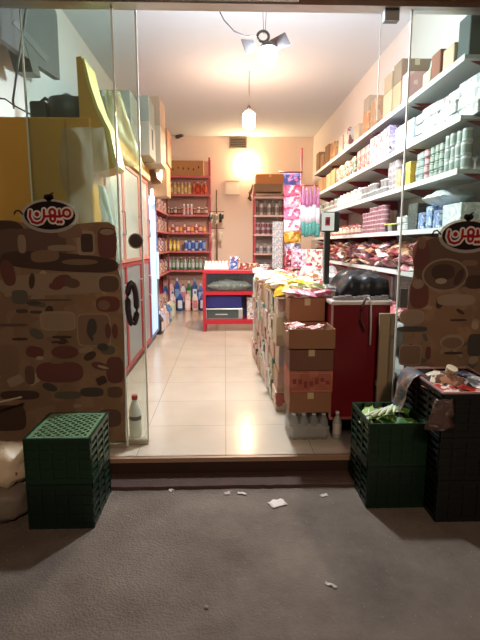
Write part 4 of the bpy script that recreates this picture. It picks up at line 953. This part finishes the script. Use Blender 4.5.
# ================================================================== INSIDE LEFT OF DOORWAY: white bottle with red cap
g = at(135, 441, 3.36)
t = thing('milk_bottle', 'white plastic bottle with a red cap standing behind the glass door leaf', 'bottle', (g.x, 3.40, 0))
MB().lathe([(.038, 0), (.045, .01), (.045, .12), (.042, .13), (.045, .14), (.045, .2), (.022, .27), (.018, .285)], n=18).obj('body', M('DDD6CC', .35), t)
MB().lathe([(.022, .286), (.022, .315), (.018, .318)], n=14).obj('cap', M('B02830', .4), t)
MB().lathe([(.0455, .135), (.0455, .165)], n=18).obj('label_band', M('5A4238', .5), t)

# ================================================================== STREET: CRATES
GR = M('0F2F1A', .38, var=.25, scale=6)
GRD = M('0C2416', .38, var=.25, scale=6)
def crate(x0, x1, y0, y1, z0, h, label, mat, closed_top=False, group=None, thin=False):
    """ventilated plastic crate; closed_top: turned upside down, its lattice floor uppermost"""
    t = thing('plastic_crate', label, 'crate', ((x0+x1)/2, (y0+y1)/2, z0), 0, group)
    hx, hy = (x1-x0)/2, (y1-y0)/2; w = .012
    def wall(fixed, axis, half):
        b = MB()
        def bx(a0, a1, c0, c1, o=0):
            lo, hi = (fixed, fixed+w) if fixed < 0 else (fixed-w, fixed)
            if o: lo, hi = (lo-o, hi) if fixed < 0 else (lo, hi+o)
            if axis == 'x': b.box(a0, a1, lo, hi, c0, c1)
            else: b.box(lo, hi, a0, a1, c0, c1)
        hh = half-(w if axis == 'y' else 0)
        rim = .02
        bx(-hh, hh, 0, rim+.012, .0); bx(-hh, hh, h-rim-.008, h-.001, .004)
        n, rows = (5, 4) if axis == 'x' else (3, 5)
        for k in range(1, rows):
            z = rim+(h-2*rim)*k/rows; bx(-hh, hh, z-.009, z+.009)
        for k in range(n+1):
            a = -hh+2*hh*k/n; bx(max(-hh, a-.009), min(hh, a+.009), 0, h-.002, .002)
        if axis == 'x':
            lo, hi = (fixed+.004, fixed+.009) if fixed < 0 else (fixed-.009, fixed-.004)
            b.box(-hh+.003, hh-.003, lo, hi, .004, h-.01)
        return b
    for fx, ax, hf in ((-hy, 'x', hx), (hy, 'x', hx), (-hx, 'y', hy), (hx, 'y', hy)):
        wall(fx, ax, hf).obj('side_panel', mat, t)
    b = MB(); z = h-.008 if closed_top else .002; T = .006
    b.box(-hx+w, hx-w, -hy+w, -hy+w+.02, z, z+T); b.box(-hx+w, hx-w, hy-w-.02, hy-w, z, z+T); b.box(-hx+w, -hx+w+.02, -hy+w+.02, hy-w-.02, z, z+T); b.box(hx-w-.02, hx-w, -hy+w+.02, hy-w-.02, z, z+T)
    st = .05
    for s in (1, -1):
        k = -hx-hy
        while k < hx+hy:
            # line x = s*y + k clipped to the rectangle
            pts = []
            for y in (-hy+w, hy-w):
                x = s*y+k
                if -hx+w <= x <= hx-w: pts.append((x, y))
            for x in (-hx+w, hx-w):
                y = (x-k)/s
                if -hy+w < y < hy-w: pts.append((x, y))
            if len(pts) >= 2:
                a, c = Vector((*pts[0], z+T/2+.0005*s)), Vector((*pts[1], z+T/2+.0005*s)); d = (c-a)
                if d.length > .03:
                    nrm = Vector((-d.y, d.x, 0)).normalized()*.0055; b.obox((a+c)/2, d/2, nrm, (0, 0, T/2))
            k += st
    b.obj('lattice_floor', mat, t)
    return t
gz = -.15
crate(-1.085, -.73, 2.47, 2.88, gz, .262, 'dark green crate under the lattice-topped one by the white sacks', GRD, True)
LIT_LATTICE = M('6E8E68', .4, var=.2, scale=6)  # paler copy of the crate green: light falling on the top, painted in
t = crate(-1.085, -.73, 2.47, 2.88, gz+.263, .262, 'green crate turned upside down with its lattice base uppermost, tinted as lit', M('10301C', .38, var=.2), True)
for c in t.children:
    if c.name.startswith('lattice_floor'): c.data.materials[0] = LIT_LATTICE
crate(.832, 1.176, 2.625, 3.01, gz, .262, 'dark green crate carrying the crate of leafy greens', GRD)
crate(.832, 1.176, 2.625, 3.01, gz+.263, .265, 'green crate filled with leafy greens in clear plastic', GR)
ck = M('10120F', .45)
crate(1.18, 1.58, 2.47, 3.01, gz, .25, 'black crate at the bottom beneath the litter-filled one', ck)
crate(1.18, 1.58, 2.47, 3.01, gz+.251, .25, 'black crate in the middle beneath the litter-filled one', ck)
t = crate(1.18, 1.58, 2.47, 3.01, gz+.502, .25, 'dark crate with a pinkish rim full of wrappers and plastic', ck)
b = MB(); RIM = M('B08A84', .4)
zr = .25
b.box(-.205, .205, -.275, -.262, zr, zr+.01); b.box(-.205, .205, .262, .275, zr, zr+.01); b.box(-.205, -.192, -.262, .262, zr, zr+.01); b.box(.192, .205, -.262, .262, zr, zr+.01)
b.obj('rim', RIM, t)
# leafy greens
def leaf(l, w, seed, mats):
    vs = []; nu, nv = 5, 9
    for j in range(nv):
        v = j/(nv-1); ww = w*(.25+.9*math.sin(min(1, v*1.15)*math.pi*.85)**.8)
        for i in range(nu):
            u = i/(nu-1)*2-1
            vs.append((u*ww/2, (v-.5)*l, .02*math.sin(v*3)+.012*u*u+.012*noise.noise(Vector((u*2, v*5, seed)))))
    fs = [(j*nu+i, j*nu+i+1, (j+1)*nu+i+1, (j+1)*nu+i) for j in range(nv-1) for i in range(nu-1)]
    b = MB().add(vs, fs, 0, True)
    b.tube([(0, -.5*l, .004), (0, 0, .02), (0, .35*l, .012)], [.008, .006, .003], 6, 1)
    return b.mesh('leaf', mats)
LM = [leaf(.20, .09, 1, [M('6FA03C', .5, var=.3), M('CFE0A0', .5)]), leaf(.22, .08, 3, [M('A8C46A', .5, var=.2), M('E4ECC8', .5)]), leaf(.18, .10, 5, [M('3E7A34', .5, var=.3), M('B8D090', .5)])]
for k in range(16):
    x, y = 1.0+jit(.10), 2.83+jit(.10)
    place(LM[k % 3], 'green_leaf', (x, y, gz+.405+.006*k), ('bright green leaf', 'pale green leaf', 'deep green leaf')[k % 3]+' lying in the crate of greens', 'leaf', ('bright', 'pale', 'deep')[k % 3]+' leaves in the crate', (jit(.5), jit(.5), jit(3)))
place(bag(.20, .26, .10, 'C8D8B8', '90B070', 'E8F0E0', 1), 'produce_bag', (1.0, 2.88, gz+.40), 'clear bag with pale vegetables lying among the greens', 'bag', None, (.1, -.1, R(50)))
place(bag(.24, .28, .16, '4A7A3C', '88A860', '2E4A28', 2), 'produce_bag', (1.0, 2.83, gz+.275), 'dark green bag at the bottom of the greens crate', 'bag', None, (0, 0, 0))
for k in range(5):
    x, y = .92+.035*k, 2.78+.02*k
    tag(MB().tube([(0, -.11, 0), (0, -.03, .012), (0, .05, .012), (0, .11, 0)], [.006, .011, .012, .006], 8).obj('spring_onion', M('E0E8C8', .45), None, (x+.02, y+.05, gz+.515), R(-60+k*9)), 'whitish spring onion stalk across the greens', 'spring onion', 'spring onion stalks')
# rubbish in and over the right crate
zt = gz+.735
W = [(1.28, 2.66, 'C0382C', 'E8A088', 'F0E0D0', 'red', 20), (1.40, 2.60, 'B83828', 'E0B8A0', '8A2018', 'red', -25), (1.36, 2.78, 'A8785A', 'D8C8B0', '6A4838', 'brown', 60), (1.27, 2.86, '6A4A40', 'A88878', '3A2A28', 'dark brown', 10),
     (1.48, 2.75, '9A9490', 'D8D4D0', '5A5450', 'grey', 80), (1.45, 2.90, '8A8A98', 'C8C8D0', '4A4A58', 'bluish grey', 30), (1.33, 2.93, 'E8D8B8', 'C8B088', 'F8F0E0', 'cream', -40), (1.50, 2.55, 'C8C0BC', 'A08888', 'E8E4E0', 'pale', 0)]
for k, (x, y, a, b_, c_, nm, rz) in enumerate(W):
    place(bag(.17, .22, .05, a, b_, c_, k % 3), 'wrapper', (x, y, zt-.05+.015*(k % 3)), nm+' wrapper lying in the dark crate with the pinkish rim', 'wrapper', (nm+' wrappers in the dark crate') if nm == 'red' else None, (jit(.3), jit(.3), R(rz)))
place(bag(.36, .48, .2, '3A3230', '6A5A54', '241E1C', 2), 'rubbish_bag', (1.38, 2.74, gz+.53), 'dark rubbish bag filling the crate under the wrappers', 'bag')
g = (1.37, 2.84, zt+.0)
t = thing('paper_cup', 'crumpled cream paper cup sticking out of the dark crate', 'cup', g)
o = MB().lathe([(.022, 0), (.033, .075), (.035, .08)], n=14).obj('cup_body', M('D8C8A4', .6), t); o.rotation_euler = (.4, .2, 0)
# plastic sheets hanging over its side
def hang(x, y0, y1, ztop, drop, mat, label, seed):
    vs = []; nu, nv = 12, 12
    for j in range(nv):
        v = j/(nv-1)
        for i in range(nu):
            u = i/(nu-1); q = noise.noise(Vector((u*3+seed, v*3, seed))); yy = y0+(y1-y0)*(.5+(u-.5)*(1-.45*v))
            xx = x-.012-.10*math.sin(v*math.pi*.7)*(.6+.6*q)-.02*v if v > .12 else x+.05-.5*v
            vs.append((xx, yy, ztop-drop*max(0, v-.1)*(1+.25*q)+.01*math.sin(v*6)))
    fs = [(j*nu+i, j*nu+i+1, (j+1)*nu+i+1, (j+1)*nu+i) for j in range(nv-1) for i in range(nu-1)]
    o = MB().add(vs, fs, 0, True).obj('plastic_bag', mat); m_ = o.modifiers.new('thick', 'SOLIDIFY'); m_.thickness = .003
    return tag(o, label, 'plastic bag')
hang(1.172, 2.78, 2.99, gz+.768, .36, M('7A6458', .3, blot='9A8678', scale=12, thr=.5, blot2='5A6C7C', bump=.6, bscale=10), 'crumpled brown and blue bag spilling over the crate edge toward the greens', 3)
sheet(lambda v: ((436-12*v, 452+2*v, 399+30*v)), 2.44, .03, M('6A5044', .3, sheer=.35, bump=.6, bscale=10, blot='8A7060', scale=7), 'plastic_sheet', 'torn brownish plastic hanging down the front of the dark crate', 'plastic sheet', 9, 8, 9)

# white sacks at far left
def sack(x, y, z, rx, ry, rz_, mat, name, label, cat, seed, spots=None):
    vs = []; nu, nv = 22, 14
    for j in range(nv+1):
        ph = math.pi*j/nv-math.pi/2
        for i in range(nu):
            th = 2*math.pi*i/nu; d = Vector((math.cos(ph)*math.cos(th), math.cos(ph)*math.sin(th), math.sin(ph)))
            q = 1+.16*noise.noise(d*2.6+Vector((seed, 0, 0)))+.06*noise.noise(d*8)
            sx = math.copysign(abs(d.x)**.7, d.x); sy = math.copysign(abs(d.y)**.7, d.y); sz = math.copysign(abs(d.z)**.7, d.z)
            vs.append((sx*rx*q, sy*ry*q, max(0, (sz*q+1)*rz_)))
    fs = [(j*nu+i, j*nu+(i+1) % nu, (j+1)*nu+(i+1) % nu, (j+1)*nu+i) for j in range(nv) for i in range(nu)]
    return tag(MB().add(vs, fs, 0, True).obj(name, mat, None, (x, y, z)), label, cat)
sack(-1.30, 2.62, gz, .17, .15, .105, M('A89A88', .5, sheer=.1, bump=.5, bscale=12, var=.3), 'plastic_sack', 'dim pale sack on the ground beside the upside-down crates, lower of two', 'sack', 2)
sack(-1.29, 2.64, gz+.19, .16, .14, .115, M('D8C4A4', .45, blot='9A4A30', scale=14, thr=.66, bump=.5, bscale=12), 'plastic_sack', 'cream sack with reddish spots lying on the lower pale sack', 'sack', 5)
tag(MB().tube([at(-30, 409, 2.95), at(22, 397, 3.05)], .007, 8).obj('thin_stick', M('B8A890', .5)), 'thin pale stick leaning behind the sacks', 'stick')

# ================================================================== LITTER ON THE ASPHALT
def gnd(px, py):
    d = FW + RT*((px-240)/F) + UP*((320-py)/F); tt = (gz-EYE)/d.z
    return Vector((d.x*tt, d.y*tt, gz))
for k, (px, py, w, l, rz, c, lab) in enumerate(((277, 504, .10, .075, 25, 'D8D2C8', 'largest white paper scrap lying on the asphalt'), (171, 491, .03, .025, 50, 'C8C0B8', 'small white scrap under the step nearer the green crate'),
      (227, 494, .035, .03, 10, 'B8A8A0', 'crumpled brownish scrap near the doorstep middle'), (242, 494, .055, .022, -20, 'CFC8C0', 'flat pale scrap beside the brownish one'), (324, 496, .045, .03, 15, 'C8BEB4', 'small pale scrap beside the crate of greens'),
      (331, 586, .055, .014, -35, 'C4BCB2', 'thin pale strip alone on the asphalt'), (206, 608, .016, .014, 0, 'B0A8A0', 'tiny pale crumb low on the asphalt'), (133, 487, .02, .015, 0, 'B0A49A', 'tiny scrap in the crack under the step'))):
    g = gnd(px, py); nu = 5; vs = []
    for j in range(nu):
        for i in range(nu):
            u, v = i/4-.5, j/4-.5; vs.append((u*w+.004*math.sin(v*9), v*l+.004*math.cos(u*9), .004+.012*abs(noise.noise(Vector((u*3+k, v*3, k))))))
    o = MB().add(vs, [(j*nu+i, j*nu+i+1, (j+1)*nu+i+1, (j+1)*nu+i) for j in range(4) for i in range(4)], 0, True).obj('paper_scrap', M(c, .7), None, g, R(rz))
    m_ = o.modifiers.new('thick', 'SOLIDIFY'); m_.thickness = .0015
    tag(o, lab, 'paper scrap')
b = MB(); random.seed(3)
for k in range(420):
    x, y = random.uniform(-1.6, 1.8), random.uniform(1.0, 2.9)
    s = random.uniform(.0015, .0042)
    b.lathe([(s*.5, -.001), (s, s*.3), (s*.4, s*.8)], (x, y, gz+.0005), 5)
tag(b.obj('gravel', M('8E867E', .8)), 'fine pale grit scattered over the asphalt', 'grit', None, 'stuff')

# ================================================================== LIGHT, CAMERA
w = bpy.data.worlds.new('night'); SC.world = w; w.use_nodes = True
w.node_tree.nodes['Background'].inputs[0].default_value = lin('B08C74'); w.node_tree.nodes['Background'].inputs[1].default_value = .08
# unseen warm fill added above and behind the camera to lift the shop front
L = bpy.data.lights.new('street_fill', 'AREA'); L.energy = 135; L.color = (1, .74, .56); L.size = .5
o = bpy.data.objects.new('street_fill', L); COL.objects.link(o); o.location = (.8, -3.2, 4.4)
o.rotation_euler = (Vector((.2, 3, 0))-o.location).to_track_quat('-Z', 'Y').to_euler()
cam = bpy.data.cameras.new('camera'); co = bpy.data.objects.new('camera', cam); COL.objects.link(co)
cam.sensor_fit = 'HORIZONTAL'; cam.sensor_width = 36; cam.lens = 36; cam.clip_end = 60
co.matrix_world = Matrix(((RT.x, UP.x, -FW.x, 0), (RT.y, UP.y, -FW.y, 0), (RT.z, UP.z, -FW.z, EYE), (0, 0, 0, 1)))
SC.camera = co
SC.view_settings.view_transform = 'Standard'; SC.view_settings.look = 'None'; SC.view_settings.gamma = 1; SC.view_settings.exposure = 0
SC.cycles.use_denoising = True; SC.cycles.max_bounces = 10; SC.cycles.transparent_max_bounces = 16; SC.cycles.sample_clamp_indirect = 6
